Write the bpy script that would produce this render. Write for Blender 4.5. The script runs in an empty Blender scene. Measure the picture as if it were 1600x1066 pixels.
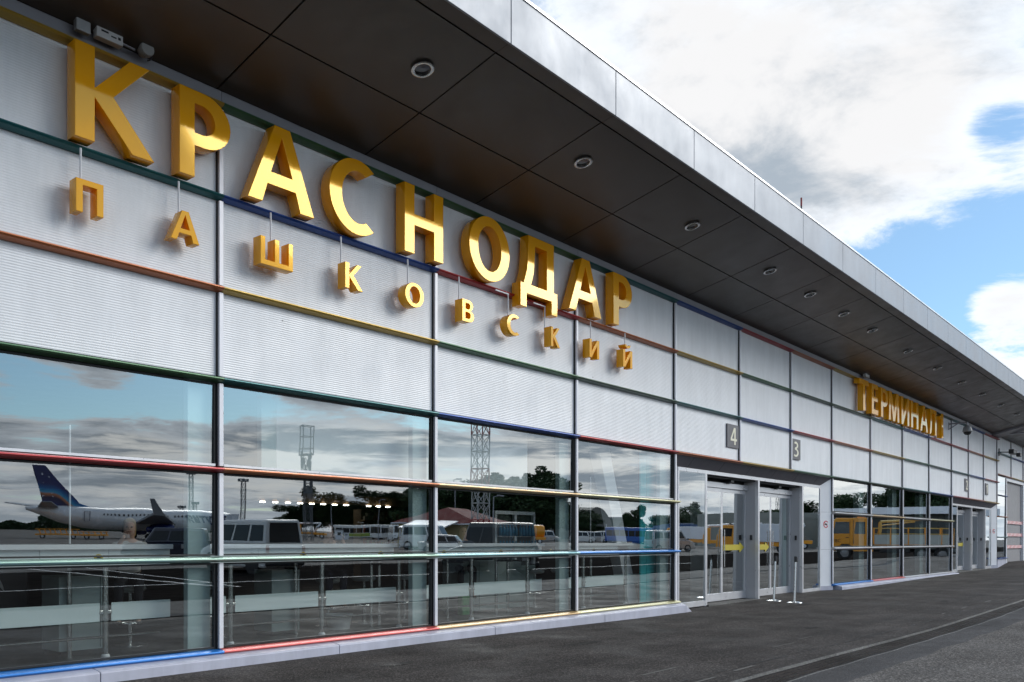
SKYBLOBS = [(25,28,.32,.22),(18,26,.26,.20),(13.5,22,.14,.12),(19,16.4,.15,-.2),(13.5,17.2,.13,-.2),(9.5,17,.08,-.2),(15.5,13.5,.10,-.2),(10.2,24.5,.09,-.24),(10.5,22.6,.05,-.16),(10.6,13.8,.045,.14),(10,10.6,.09,.18),(31,24,.25,.15),
 (-67,7.9,.09,-.2),(-61,7.9,.08,-.2),(-57,8.6,.06,-.15),(-66,10.4,.07,.25),(-63,4.6,.10,.13),(-50,5.5,.18,.13),(-35,4.5,.2,.13),(-20,3,.2,.12),(-63,2.5,.1,.05)]
EXPOSURE = 0.78
import bpy, bmesh, math, random
from mathutils import Vector, Matrix
R = math.radians
random.seed(7)
S = bpy.context.scene
COL = S.collection

# ------------------------------------------------------------------ camera
ALPHA = math.atan(1130/1360)               # angle between the view axis and the facade
CAM = Vector((0, -10, 1.69))
cam_d = bpy.data.cameras.new('camera'); cam = bpy.data.objects.new('camera', cam_d); COL.objects.link(cam)
cam.location = CAM
cam.rotation_euler = (R(90), 0, ALPHA - R(90))
cam_d.sensor_width = 36; cam_d.lens = 36*1360/1600
cam_d.shift_y = (845.7-533)/1600
cam_d.clip_end = 5000; cam_d.clip_start = .05
S.camera = cam

# ------------------------------------------------------------------ world: sky with broken cloud
SUN_EL, SUN_AZ = R(32), R(-42)             # azimuth measured from +x towards +y
w = bpy.data.worlds.new('World'); S.world = w; w.use_nodes = True
nt = w.node_tree; nt.nodes.clear()
def N(t, **k):
    n = nt.nodes.new(t)
    for a, b in k.items(): setattr(n, a, b)
    return n
def LK(a, b): nt.links.new(a, b)
def MT(op, a, b=None, clamp=False):
    n = N('ShaderNodeMath', operation=op); n.use_clamp = clamp
    for i, v in enumerate((a, b)):
        if v is None: continue
        if isinstance(v, (int, float)): n.inputs[i].default_value = v
        else: LK(v, n.inputs[i])
    return n.outputs[0]
def smooth(v, lo, hi, a=0., b=1.):
    n = N('ShaderNodeMapRange', interpolation_type='SMOOTHSTEP')
    LK(v, n.inputs[0]); n.inputs[1].default_value = lo; n.inputs[2].default_value = hi
    n.inputs[3].default_value = a; n.inputs[4].default_value = b
    return n.outputs[0]
def mixc(f, a, b):
    n = N('ShaderNodeMix', data_type='RGBA')
    if isinstance(f, (int, float)): n.inputs[0].default_value = f
    else: LK(f, n.inputs[0])
    for s, v in ((6, a), (7, b)):
        if isinstance(v, tuple): n.inputs[s].default_value = (*v, 1)
        else: LK(v, n.inputs[s])
    return n.outputs[2]
sky = N('ShaderNodeTexSky', sky_type='NISHITA'); sky.sun_disc = False
sky.sun_elevation = SUN_EL; sky.sun_rotation = math.pi/2 - SUN_AZ
sky.air_density = 1.0; sky.dust_density = .6; sky.ozone_density = 1.5
tc = N('ShaderNodeTexCoord'); sep = N('ShaderNodeSeparateXYZ'); LK(tc.outputs['Generated'], sep.inputs[0])
dz = MT('ADD', MT('MAXIMUM', sep.outputs[2], 0.0), .11)
cmb = N('ShaderNodeCombineXYZ')
LK(MT('DIVIDE', sep.outputs[0], dz), cmb.inputs[0]); LK(MT('DIVIDE', sep.outputs[1], dz), cmb.inputs[1])
def fbm(scale, detail, rough, off, dist=0.):
    mp = N('ShaderNodeMapping'); LK(cmb.outputs[0], mp.inputs[0]); mp.inputs['Location'].default_value = off
    t = N('ShaderNodeTexNoise'); LK(mp.outputs[0], t.inputs['Vector'])
    t.inputs['Scale'].default_value = scale; t.inputs['Detail'].default_value = detail
    t.inputs['Roughness'].default_value = rough; t.inputs['Distortion'].default_value = dist
    return t.outputs['Fac']
n1 = MT('ADD', MT('MULTIPLY', fbm(1.25, 11, .66, (3.1, 1.7, 0), .35), 1.5), -.25)
n2 = fbm(2.6, 7, .6, (7.3, 9.2, 2.), .3)
n3 = fbm(.9, 4, .5, (1.3, 4.2, 5.))
cov = n1
def blob(az, el, rad, amt):
    global cov
    a, e = R(az), R(el)
    d = N('ShaderNodeVectorMath', operation='DISTANCE'); LK(tc.outputs['Generated'], d.inputs[0])
    d.inputs[1].default_value = (math.cos(e)*math.cos(a), math.cos(e)*math.sin(a), math.sin(e))
    cov = MT('ADD', cov, smooth(d.outputs['Value'], rad, rad*.15, 0, amt))
# cloud banks and clear gaps, by compass direction and height above the horizon
for b in SKYBLOBS: blob(*b)
# flat layered cloud low over the horizon
mpl = N('ShaderNodeMapping'); LK(tc.outputs['Generated'], mpl.inputs[0]); mpl.inputs['Scale'].default_value = (3.2, 3.2, 30); mpl.inputs['Location'].default_value = (2.3, .7, 1.1)
nl = N('ShaderNodeTexNoise'); LK(mpl.outputs[0], nl.inputs['Vector']); nl.inputs['Scale'].default_value = 1.25; nl.inputs['Detail'].default_value = 10; nl.inputs['Roughness'].default_value = .66; nl.inputs['Distortion'].default_value = .5
low = smooth(sep.outputs[2], .185, .14)
cov = MT('ADD', cov, smooth(MT('ADD', sep.outputs[2], MT('MULTIPLY', nl.outputs['Fac'], .05)), .145, .125, 0, .22))
mask = smooth(cov, .44, .62)
dens = smooth(cov, .50, .86)
shade = smooth(MT('ADD', MT('MULTIPLY', MT('ADD', MT('MULTIPLY', n2, .6), MT('MULTIPLY', n3, .4)), MT('SUBTRACT', 1., low)), MT('MULTIPLY', MT('SUBTRACT', nl.outputs['Fac'], .03), low)), .385, .53)
lit = mixc(shade, (2.5, 2.9, 3.35), mixc(low, (5.45, 5.45, 5.5), (7.8, 7.7, 7.5)))
thin = mixc(dens, (5.9, 6.3, 6.8), lit)
blue = N('ShaderNodeVectorMath', operation='MULTIPLY'); LK(sky.outputs[0], blue.inputs[0]); blue.inputs[1].default_value = (.62, .875, 1.0)
pale = mixc(.16, blue.outputs[0], (5.0, 5.8, 6.4))
skyc = mixc(mask, pale, thin)
hz = smooth(sep.outputs[2], .07, -.01)
skyc = mixc(MT('MULTIPLY', hz, .6), skyc, (5.2, 5.7, 6.3))
bg = N('ShaderNodeBackground'); LK(skyc, bg.inputs[0]); bg.inputs[1].default_value = .1
wo = N('ShaderNodeOutputWorld'); LK(bg.outputs[0], wo.inputs[0])
w.cycles.sampling_method = 'MANUAL'; w.cycles.sample_map_resolution = 1024

sun_d = bpy.data.lights.new('sun', 'SUN'); sun = bpy.data.objects.new('sun', sun_d); COL.objects.link(sun)
sun_d.energy = 1.5; sun_d.angle = R(36); sun_d.color = (1, .96, .9)
sv = Vector((math.cos(SUN_EL)*math.cos(SUN_AZ), math.cos(SUN_EL)*math.sin(SUN_AZ), math.sin(SUN_EL)))
sun.rotation_euler = sv.to_track_quat('Z', 'Y').to_euler(); sun.location = (0, -30, 40)

S.view_settings.view_transform = 'Standard'; S.view_settings.look = 'None'
S.view_settings.gamma = 1; S.view_settings.use_curve_mapping = False; S.view_settings.exposure = EXPOSURE
S.render.engine = 'CYCLES'
S.cycles.max_bounces = 10; S.cycles.transparent_max_bounces = 16; S.cycles.glossy_bounces = 5
S.cycles.caustics_reflective = False; S.cycles.caustics_refractive = False

# ------------------------------------------------------------------ materials
MATS = {}
def mat(name, col, rough=.5, metal=0., var=.08, vscale=3., bump=0., bscale=40., coat=0., spec=.5, emit=None, estr=0.):
    if name in MATS: return MATS[name]
    m = bpy.data.materials.new(name); m.use_nodes = True; t = m.node_tree
    b = t.nodes['Principled BSDF']
    b.inputs['Roughness'].default_value = rough; b.inputs['Metallic'].default_value = metal
    b.inputs['Coat Weight'].default_value = coat; b.inputs['Coat Roughness'].default_value = .05
    b.inputs['Specular IOR Level'].default_value = spec
    b.inputs['Base Color'].default_value = (*col, 1)
    if var or bump:
        tcn = t.nodes.new('ShaderNodeTexCoord')
        nz = t.nodes.new('ShaderNodeTexNoise'); nz.inputs['Scale'].default_value = vscale; nz.inputs['Detail'].default_value = 6
        nz.inputs['Roughness'].default_value = .65
        t.links.new(tcn.outputs['Object'], nz.inputs['Vector'])
        mx = t.nodes.new('ShaderNodeMix'); mx.data_type = 'RGBA'
        mx.inputs[6].default_value = (*[c*(1-var*1.6) for c in col], 1); mx.inputs[7].default_value = (*[min(1, c*(1+var*1.4)) for c in col], 1)
        t.links.new(nz.outputs['Fac'], mx.inputs[0]); t.links.new(mx.outputs[2], b.inputs['Base Color'])
        mr = t.nodes.new('ShaderNodeMapRange'); mr.inputs[1].default_value = .3; mr.inputs[2].default_value = .7
        mr.inputs[3].default_value = max(0, rough*.8); mr.inputs[4].default_value = min(1, rough*1.25)
        t.links.new(nz.outputs['Fac'], mr.inputs[0]); t.links.new(mr.outputs[0], b.inputs['Roughness'])
        if bump:
            n2 = t.nodes.new('ShaderNodeTexNoise'); n2.inputs['Scale'].default_value = bscale; n2.inputs['Detail'].default_value = 5
            t.links.new(tcn.outputs['Object'], n2.inputs['Vector'])
            bp = t.nodes.new('ShaderNodeBump'); bp.inputs['Strength'].default_value = bump; bp.inputs['Distance'].default_value = .02
            t.links.new(n2.outputs['Fac'], bp.inputs['Height']); t.links.new(bp.outputs[0], b.inputs['Normal'])
    if emit:
        b.inputs['Emission Color'].default_value = (*emit, 1); b.inputs['Emission Strength'].default_value = estr
    MATS[name] = m
    return m

def glass_mat(name, tint, base, edge):
    m = bpy.data.materials.new(name); m.use_nodes = True; t = m.node_tree; t.nodes.clear()
    o = t.nodes.new('ShaderNodeOutputMaterial'); mx = t.nodes.new('ShaderNodeMixShader')
    tr = t.nodes.new('ShaderNodeBsdfTransparent'); tr.inputs[0].default_value = (*tint, 1)
    gl = t.nodes.new('ShaderNodeBsdfGlossy'); gl.inputs['Roughness'].default_value = 0.0; gl.inputs[0].default_value = (.93, .98, 1, 1)
    lw = t.nodes.new('ShaderNodeLayerWeight'); lw.inputs['Blend'].default_value = .5
    pw = t.nodes.new('ShaderNodeMath'); pw.operation = 'POWER'; pw.inputs[1].default_value = 1.6
    mr = t.nodes.new('ShaderNodeMapRange'); mr.inputs[3].default_value = base; mr.inputs[4].default_value = edge
    t.links.new(lw.outputs['Facing'], pw.inputs[0]); t.links.new(pw.outputs[0], mr.inputs[0])
    t.links.new(mr.outputs[0], mx.inputs[0]); t.links.new(tr.outputs[0], mx.inputs[1]); t.links.new(gl.outputs[0], mx.inputs[2])
    # a faint waviness of the float glass
    tcn = t.nodes.new('ShaderNodeTexCoord'); nz = t.nodes.new('ShaderNodeTexNoise'); nz.inputs['Scale'].default_value = .8; nz.inputs['Detail'].default_value = 2
    t.links.new(tcn.outputs['Object'], nz.inputs['Vector'])
    bp = t.nodes.new('ShaderNodeBump'); bp.inputs['Strength'].default_value = .05; bp.inputs['Distance'].default_value = .02
    t.links.new(nz.outputs['Fac'], bp.inputs['Height']); t.links.new(bp.outputs[0], gl.inputs['Normal'])
    t.links.new(mx.outputs[0], o.inputs[0]); MATS[name] = m
    return m
M_GLASS = glass_mat('facade_glass', (.97, 1, .99), .31, .97)
M_CLEAR = bpy.data.materials.new('clear_glass'); M_CLEAR.use_nodes = True
_t = M_CLEAR.node_tree; _t.nodes.clear(); _o = _t.nodes.new('ShaderNodeOutputMaterial'); _b = _t.nodes.new('ShaderNodeBsdfTransparent')
_b.inputs[0].default_value = (.95, .97, .96, 1); _t.links.new(_b.outputs[0], _o.inputs[0])

M_PANEL = mat('wall_metal', (.76, .775, .80), .45, .10, .05, 1.3)
def streaks(m, lo, hi, amt):
    t = m.node_tree; b = t.nodes['Principled BSDF']; l = b.inputs['Base Color'].links[0].from_socket
    g = t.nodes.new('ShaderNodeNewGeometry'); mp = t.nodes.new('ShaderNodeMapping'); mp.inputs['Scale'].default_value = (2.6, 1, .5); t.links.new(g.outputs['Position'], mp.inputs[0])
    n = t.nodes.new('ShaderNodeTexNoise'); n.inputs['Scale'].default_value = 1; n.inputs['Detail'].default_value = 6; n.inputs['Roughness'].default_value = .7; t.links.new(mp.outputs[0], n.inputs['Vector'])
    r_ = t.nodes.new('ShaderNodeMapRange'); t.links.new(n.outputs['Fac'], r_.inputs[0])
    for i, v in enumerate((lo, hi, 1-amt, 1.0)): r_.inputs[i+1].default_value = v
    n2 = t.nodes.new('ShaderNodeTexVoronoi'); n2.inputs['Scale'].default_value = 1.3; t.links.new(g.outputs['Position'], n2.inputs['Vector'])
    r2 = t.nodes.new('ShaderNodeMapRange'); t.links.new(n2.outputs['Distance'], r2.inputs[0])
    for i, v in enumerate((.012, .022, .35, 1.0)): r2.inputs[i+1].default_value = v
    mm = t.nodes.new('ShaderNodeMath'); mm.operation = 'MULTIPLY'; t.links.new(r_.outputs[0], mm.inputs[0]); t.links.new(r2.outputs[0], mm.inputs[1])
    sc = t.nodes.new('ShaderNodeVectorMath'); sc.operation = 'SCALE'; t.links.new(l, sc.inputs[0]); t.links.new(mm.outputs[0], sc.inputs['Scale']); t.links.new(sc.outputs[0], b.inputs['Base Color'])
streaks(M_PANEL, .35, .62, .10)
M_ALU = mat('aluminium', (.70, .70, .72), .32, .55, .06, 4)
M_ALUD = mat('aluminium_grey', (.30, .30, .33), .4, .4, .08, 3)
M_WHITE = mat('white_paint', (.80, .81, .84), .4, .0, .05, 2)
M_GASK = mat('black_gasket', (.012, .012, .013), .6, 0, 0)
M_SOFF = mat('soffit_brown', (.098, .085, .074), .36, .35, .12, 2.2)
M_FASC = mat('fascia_metal', (.27, .29, .325), .45, .25, .05, .8)
M_YEL = mat('letter_yellow', (1.0, .405, .004), .07, .0, .04, 3, coat=.25, spec=1.0); M_YEL.node_tree.nodes['Principled BSDF'].inputs['Specular Tint'].default_value = (1, .66, .12, 1); M_YEL.node_tree.nodes['Principled BSDF'].inputs['IOR'].default_value = 1.75; M_YEL.node_tree.nodes['Principled BSDF'].inputs['Coat IOR'].default_value = 1.7; M_YEL.node_tree.nodes['Principled BSDF'].inputs['Coat Roughness'].default_value = .02; M_YEL.node_tree.nodes['Principled BSDF'].inputs['Coat Tint'].default_value = (1, .97, .9, 1)
M_PLINTH = mat('plinth_metal', (.50, .51, .60), .45, .15, .06, 2)
streaks(M_PLINTH, .35, .65, .18); streaks(M_FASC, .35, .65, .10)
M_DKPANEL = mat('canopy_lining', (.105, .10, .115), .5, .1, .07, 3)
M_STEEL = mat('stainless', (.55, .56, .56), .22, .95, .05, 6)
M_FROST = mat('frosted_glass', (.80, .92, .92), .5, 0, .03, 2)
M_TEAL = mat('teal_glass', (.02, .50, .54), .2, 0, .1, 1)
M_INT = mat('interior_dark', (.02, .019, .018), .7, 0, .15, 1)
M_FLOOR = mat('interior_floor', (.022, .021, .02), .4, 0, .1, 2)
M_DARK = mat('black_plastic', (.02, .02, .022), .4, 0, .1, 5)
M_RUBBER = mat('tyre_rubber', (.02, .02, .02), .8, 0, .15, 8)
PAL = {'yellow': (.44, .29, .05), 'green': (.05, .135, .065), 'darkgreen': (.035, .075, .05), 'teal': (.012, .11, .12), 'blue': (.012, .06, .27),
       'red': (.36, .03, .035), 'orange': (.42, .13, .045), 'pale': (.52, .50, .50), 'sheengreen': (.30, .46, .38), 'sheenteal': (.25, .48, .52), 'sky': (.03, .20, .58), 'coral': (.62, .12, .11), 'sand': (.62, .42, .20), 'cream': (.60, .56, .32)}  # palest tints: sky mirrored on the blade tops, put into the colour
for k, c in PAL.items(): mat('blade_'+k, c, .36, .35, .05, 5, coat=.08)
CYC = ['red', 'orange', 'yellow', 'green', 'darkgreen', 'teal', 'blue']

# ------------------------------------------------------------------ mesh helpers
class MB:
    def __init__(s): s.v = []; s.f = []; s.mi = []
    def add(s, vs, fs, mi=0):
        o = len(s.v); s.v += [tuple(x) for x in vs]; s.f += [tuple(i+o for i in f) for f in fs]; s.mi += [mi]*len(fs); return s
    def box(s, x0, x1, y0, y1, z0, z1, mi=0, m=None):
        vs = [Vector((x, y, z)) for z in (z0, z1) for y in (y0, y1) for x in (x0, x1)]
        if m: vs = [m @ v for v in vs]
        return s.add(vs, [(0,2,3,1), (4,5,7,6), (0,1,5,4), (2,6,7,3), (0,4,6,2), (1,3,7,5)], mi)
    def bar(s, a, b, r, n=8, r2=None, caps=True):
        a, b = Vector(a), Vector(b); d = (b-a).normalized(); r2 = r if r2 is None else r2
        u = d.orthogonal().normalized(); w_ = d.cross(u)
        vs = []
        for p, rr in ((a, r), (b, r2)):
            for i in range(n):
                t = 2*math.pi*(i+.5)/n; vs.append(p + (u*math.cos(t)+w_*math.sin(t))*rr)
        fs = [(i, (i+1) % n, n+(i+1) % n, n+i) for i in range(n)]
        if caps: fs += [tuple(range(n))[::-1], tuple(range(n, 2*n))]
        return s.add(vs, fs)
    def prism(s, prof, axis, a, b):
        # closed profile in the plane across axis; axis 'x': (y,z)  'y': (x,z)  'z': (x,y)
        n = len(prof); vs = []
        for t in (a, b):
            for p, q in prof: vs.append((t, p, q) if axis == 'x' else (p, t, q) if axis == 'y' else (p, q, t))
        fs = [(i, (i+1) % n, n+(i+1) % n, n+i) for i in range(n)] + [tuple(range(n))[::-1], tuple(range(n, 2*n))]
        return s.add(vs, fs)
    def lathe(s, prof, n=24, m=None, closed=False):
        vs = []
        for r, h in prof:
            for i in range(n):
                t = 2*math.pi*i/n; vs.append(Vector((r*math.cos(t), r*math.sin(t), h)))
        if m: vs = [m @ v for v in vs]
        fs = [(j*n+i, j*n+(i+1) % n, (j+1)*n+(i+1) % n, (j+1)*n+i) for j in range(len(prof)-1) for i in range(n)]
        if closed: fs += [tuple(range(n))[::-1], tuple(range((len(prof)-1)*n, len(prof)*n))]
        return s.add(vs, fs)
    def mesh(s, name, mats, smooth=False, fix=True):
        me = bpy.data.meshes.new(name); me.from_pydata(s.v, [], s.f)
        for m in (mats if isinstance(mats, (list, tuple)) else [mats]): me.materials.append(m)
        me.polygons.foreach_set('material_index', s.mi)
        if fix:
            bm = bmesh.new(); bm.from_mesh(me); bmesh.ops.recalc_face_normals(bm, faces=bm.faces); bm.to_mesh(me); bm.free()
        if smooth:
            me.polygons.foreach_set('use_smooth', [True]*len(me.polygons))
        me.update(); return me
    def build(s, name, mats, parent=None, smooth=False, label=None, bevel=0, fix=True, loc=None, kind=None):
        o = bpy.data.objects.new(name, s.mesh(name, mats, smooth, fix)); COL.objects.link(o)
        if parent: o.parent = parent
        if loc: o.location = loc
        if label: o['label'] = label
        if kind: o['kind'] = kind
        if bevel:
            b = o.modifiers.new('bevel', 'BEVEL'); b.width = bevel; b.segments = 2; b.limit_method = 'ANGLE'
        if smooth and smooth != 'full':
            try: o.data.set_sharp_from_angle(angle=R(40))
            except Exception: pass
        return o
def thing(name, label, cat, loc=(0, 0, 0), rz=0, group=None):
    o = bpy.data.objects.new(name, None); COL.objects.link(o); o.empty_display_size = .3
    o.location = loc; o.rotation_euler = (0, 0, rz); o['label'] = label; o['category'] = cat
    if group: o['group'] = group
    return o
def tag(o, label, cat, group=None):
    o['label'] = label; o['category'] = cat
    if group: o['group'] = group
    return o
def struct(o): o['kind'] = 'structure'; return o
def dup(o, parent=None):
    kids = list(o.children); c = o.copy(); COL.objects.link(c)
    if parent: c.parent = parent
    for k in kids: dup(k, c)
    return c
def interp(pts, x):
    if x <= pts[0][0]: return pts[0][1]
    for (a, b), (c, d) in zip(pts, pts[1:]):
        if x <= c:
            t = (x-a)/(c-a); t = t*t*(3-2*t); return b+(d-b)*t
    return pts[-1][1]
GPTS = [(-20, .10), (9, .10), (18, .05), (28, .12), (43, .20), (52.5, .20), (57, .50), (90, .55)]
def gz(x, y):
    a = interp(GPTS, x); k = min(1, max(0, (-y-7)/5)); return a*(1-k)+.10*k
"""placement of real things across the apron: at px-direction and distance"""
F, XV = 1360, 1930
CA, SA = math.cos(ALPHA), math.sin(ALPHA)
def across(px, s):
    """point on the apron whose mirror image stands in direction px and shows s pixels per metre"""
    Dv = CA*(XV-px)/s
    return Vector((Dv*(F/(CA*CA)/(XV-px) - SA/CA), -(Dv-10), .10))
def sight(px):
    """direction (angle about z) from the mirror camera to the thing, as seen in the real, unmirrored place"""
    u = px-800; v = Vector((F*CA+u*SA, F*SA-u*CA)); return -math.atan2(v.y, v.x)
def inside(px, D):
    return D*(F/(CA*CA)/(XV-px) - SA/CA)

def tomesh(o):
    """turn a text object into a real mesh object of the same name"""
    dg = bpy.context.evaluated_depsgraph_get(); dg.update(); me = bpy.data.meshes.new_from_object(o.evaluated_get(dg)); nm = o.name
    n = bpy.data.objects.new('t', me); COL.objects.link(n); n.parent = o.parent; n.location = o.location.copy(); n.rotation_euler = o.rotation_euler.copy(); n.scale = o.scale.copy()
    bpy.data.objects.remove(o); n.name = nm; return n
# ================================================================== ground
def ground_mat(name, base, speck, amt, rough=.85, scale=260., stain=.35, tint=(1, .89, .83)):
    m = bpy.data.materials.new(name); m.use_nodes = True; t = m.node_tree; b = t.nodes['Principled BSDF']
    g = t.nodes.new('ShaderNodeNewGeometry')
    def noise(sc, det, ro=.6, vec=None):
        n = t.nodes.new('ShaderNodeTexNoise'); n.inputs['Scale'].default_value = sc; n.inputs['Detail'].default_value = det
        n.inputs['Roughness'].default_value = ro; t.links.new(vec or g.outputs['Position'], n.inputs['Vector']); return n.outputs['Fac']
    def rng(v, a, b_, c, d):
        n = t.nodes.new('ShaderNodeMapRange'); t.links.new(v, n.inputs[0])
        for i, x in enumerate((a, b_, c, d)): n.inputs[i+1].default_value = x
        return n.outputs[0]
    def mul(a, b_):
        n = t.nodes.new('ShaderNodeMath'); n.operation = 'MULTIPLY'
        for i, x in enumerate((a, b_)):
            if isinstance(x, (int, float)): n.inputs[i].default_value = x
            else: t.links.new(x, n.inputs[i])
        return n.outputs[0]
    vo = t.nodes.new('ShaderNodeTexVoronoi'); vo.inputs['Scale'].default_value = scale*.45; t.links.new(g.outputs['Position'], vo.inputs['Vector'])
    sepc = t.nodes.new('ShaderNodeSeparateColor'); t.links.new(vo.outputs['Color'], sepc.inputs[0])
    fine = rng(sepc.outputs[0], .55, 1, 1, amt)
    fine2 = rng(noise(scale*.3, 3), .35, .68, .78, 1.3)
    big = rng(noise(.55, 6, .65), .3, .7, 1-stain, 1+stain)
    mp = t.nodes.new('ShaderNodeMapping'); mp.inputs['Scale'].default_value = (.25, 2.2, 1); t.links.new(g.outputs['Position'], mp.inputs[0])
    streak = rng(noise(1.0, 5, .6, mp.outputs[0]), .35, .7, 1-stain*.7, 1+stain*.6)
    v = mul(mul(mul(fine, fine2), big), streak)
    c = t.nodes.new('ShaderNodeVectorMath'); c.operation = 'SCALE'; c.inputs[0].default_value = tuple(base*k for k in tint)
    t.links.new(v, c.inputs['Scale']); t.links.new(c.outputs[0], b.inputs['Base Color'])
    rr = rng(noise(.8, 5), .35, .65, rough*.78, min(1, rough*1.1)); t.links.new(rr, b.inputs['Roughness'])
    bp = t.nodes.new('ShaderNodeBump'); bp.inputs['Strength'].default_value = .55; bp.inputs['Distance'].default_value = .006
    t.links.new(vo.outputs['Distance'], bp.inputs['Height']); t.links.new(bp.outputs[0], b.inputs['Normal'])
    b.inputs['Specular IOR Level'].default_value = 0.0 if 'fresh' in name else .12
    return m
M_ASPH = ground_mat('old_asphalt', .037, 0, 3.4, .8, 130, .34)
M_PATCH = ground_mat('patched_asphalt', .060, 0, 1.7, .85, 170, .25, (1, .97, .98))
M_APRON = ground_mat('apron_asphalt', .072, 0, 3.2, .9, 120, .2, (1, .93, .87))
M_DRAIN = ground_mat('drain_iron', .016, 0, 1.5, .6, 60, .5, (1.1, .85, .78))
M_CONC = ground_mat('pale_concrete', .13, 0, 1.4, .9, 90, .3, (1, .99, .95))
M_LINE = mat('road_paint', (.62, .62, .60), .6, 0, .2, 3)

def jit(seed, a):
    rnd = random.Random(seed); ph = [(rnd.uniform(.3, 3.5), rnd.uniform(0, 6.3), rnd.uniform(.2, 1)) for _ in range(6)]
    return lambda x: a*sum(k*math.sin(f*x+p) for f, p, k in ph)/2.5
e1 = jit(3, .012); e2 = jit(4, .02); e3 = jit(9, .05)
XS = [-700, -300, -120, -50, -30] + [-20+.5*i for i in range(200)] + [90, 110, 150, 250, 500, 900]
def strip(name, mats, rows, label=None):
    """rows: functions y(x), with z offset"""
    m = MB(); n = len(XS)
    for yf, dz_ in rows:
        for x in XS:
            y = yf(x) if callable(yf) else yf
            m.v.append((x, y, gz(x, y)+dz_))
    for j in range(len(rows)-1):
        for i in range(n-1):
            m.f.append((j*n+i, j*n+i+1, (j+1)*n+i+1, (j+1)*n+i)); m.mi.append(0)
    o = m.build(name, mats, fix=False)
    for p in o.data.polygons:
        break
    if o.data.polygons[0].normal.z < 0: o.data.flip_normals()
    if label: o['label'] = label
    return struct(o)
yA = lambda x: -5.60+e1(x); yB = lambda x: -6.12+e2(x); yC = lambda x: -6.62+e3(x)
strip('pavement', M_ASPH, [(3.0, 0), (0.9, 0), (-.6, 0), (-2.0, 0), (-3.6, 0), (yA, 0)])
strip('drain_kerb', M_CONC, [(yA, 0), (lambda x: yA(x)-.022, .004), (lambda x: yA(x)-.03, -.03)])
strip('drainage_channel', M_DRAIN, [(lambda x: yA(x)-.03, -.03), (lambda x: yA(x)-.10, -.022), (lambda x: yA(x)-.105, -.045), (lambda x: yA(x)-.2, -.022),
      (lambda x: yA(x)-.205, -.045), (lambda x: yA(x)-.3, -.022), (lambda x: yA(x)-.305, -.045), (lambda x: yA(x)-.4, -.018), (lambda x: yB(x)+.03, -.02)])
strip('drain_edge', M_CONC, [(lambda x: yB(x)+.03, -.02), (lambda x: yB(x)+.024, .003), (yB, 0)])
strip('patch_strip', M_PATCH, [(yB, 0), (yC, 0)])
strip('apron', M_APRON, [(yC, 0), (-7.5, 0), (-8.5, 0), (lambda x: -9.3+e3(x), 0)])
strip('added_dark_strip', ground_mat('fresh_asphalt', .016, 0, 1.8, .95, 120, .25), [(lambda x: -9.3+e3(x), 0), (-12, 0), (-16, 0), (lambda x: -25+3*e3(x), 0)])  # invented dark strip, added to darken the ground mirrored in the lower panes
strip('far_apron', M_APRON, [(lambda x: -25+3*e3(x), 0), (-30, 0), (-80, 0), (-300, 0), (-1500, 0)])
strip('land_behind', M_ASPH, [(900, 0), (300, 0), (60, 0), (17, 0), (3.0, 0)])
# tar seam and worn crack running along the pavement
c = MB()
for k in range(46):
    x = -2+k*.95+random.uniform(-.2, .2); L = random.uniform(.3, .9); y = -5.18+e2(x)*1.5+random.uniform(-.02, .02)
    z = gz(x, y)+.004; y2 = -5.18+e2(x+L)*1.5; w_ = random.uniform(.006, .018)
    c.add([(x, y-w_, z), (x+L, y2-w_, gz(x+L, y)+.004), (x+L, y2+w_, gz(x+L, y)+.004), (x, y+w_, z)], [(0, 1, 2, 3)])
o = c.build('tar_seam', mat('tar', (.016, .015, .015), .6, 0, .2)); struct(o)
c = MB()
for k in range(11):
    x = random.uniform(6, 26); y = -5.0+random.uniform(-.5, .6); L = random.uniform(.2, .9); w_ = random.uniform(.008, .03)
    c.add([(x, y-w_, gz(x, y)+.004), (x+L, y-w_*.4, gz(x+L, y)+.004), (x+L*.9, y+w_, gz(x+L, y)+.004), (x, y+w_*.6, gz(x, y)+.004)], [(0, 1, 2, 3)])
o = c.build('worn_paint', mat('worn_paint', (.13, .125, .115), .8, 0, .3, 10)); struct(o)
c = MB()
for k in range(14):
    x = random.uniform(5, 45); y = random.uniform(-4.7, -1.2); a = random.uniform(.15, .6); b_ = a*random.uniform(.25, .6); n_ = 14; rr = [random.uniform(.6, 1.15) for _ in range(n_)]
    c.add([(x+a*rr[i]*math.cos(i*2*math.pi/n_), y+b_*rr[i]*math.sin(i*2*math.pi/n_), gz(x+a*math.cos(i*2*math.pi/n_), y)+.004) for i in range(n_)], [tuple(range(n_))])
struct(c.build('oil_stain', ground_mat('oil_stain', .022, 0, 2.2, .7, 130, .4)))
# painted lines on the apron
def pline(x0, y0, x1, y1, w_=.075):
    d = Vector((x1-x0, y1-y0)).normalized(); n = Vector((-d.y, d.x))*w_; m = MB()
    m.add([(x0-n.x, y0-n.y, .104), (x1-n.x, y1-n.y, .104), (x1+n.x, y1+n.y, .104), (x0+n.x, y0+n.y, .104)], [(0, 1, 2, 3)])
    struct(m.build('painted_line', M_LINE))
pline(-10, -15.3, 48, -15.3); pline(14.5, -13.2, 14.5, -34); pline(15.1, -13.2, 17.5, -34, .05); pline(-10, -45, 60, -45, .1); pline(-20, -86, 120, -86, .3)

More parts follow.
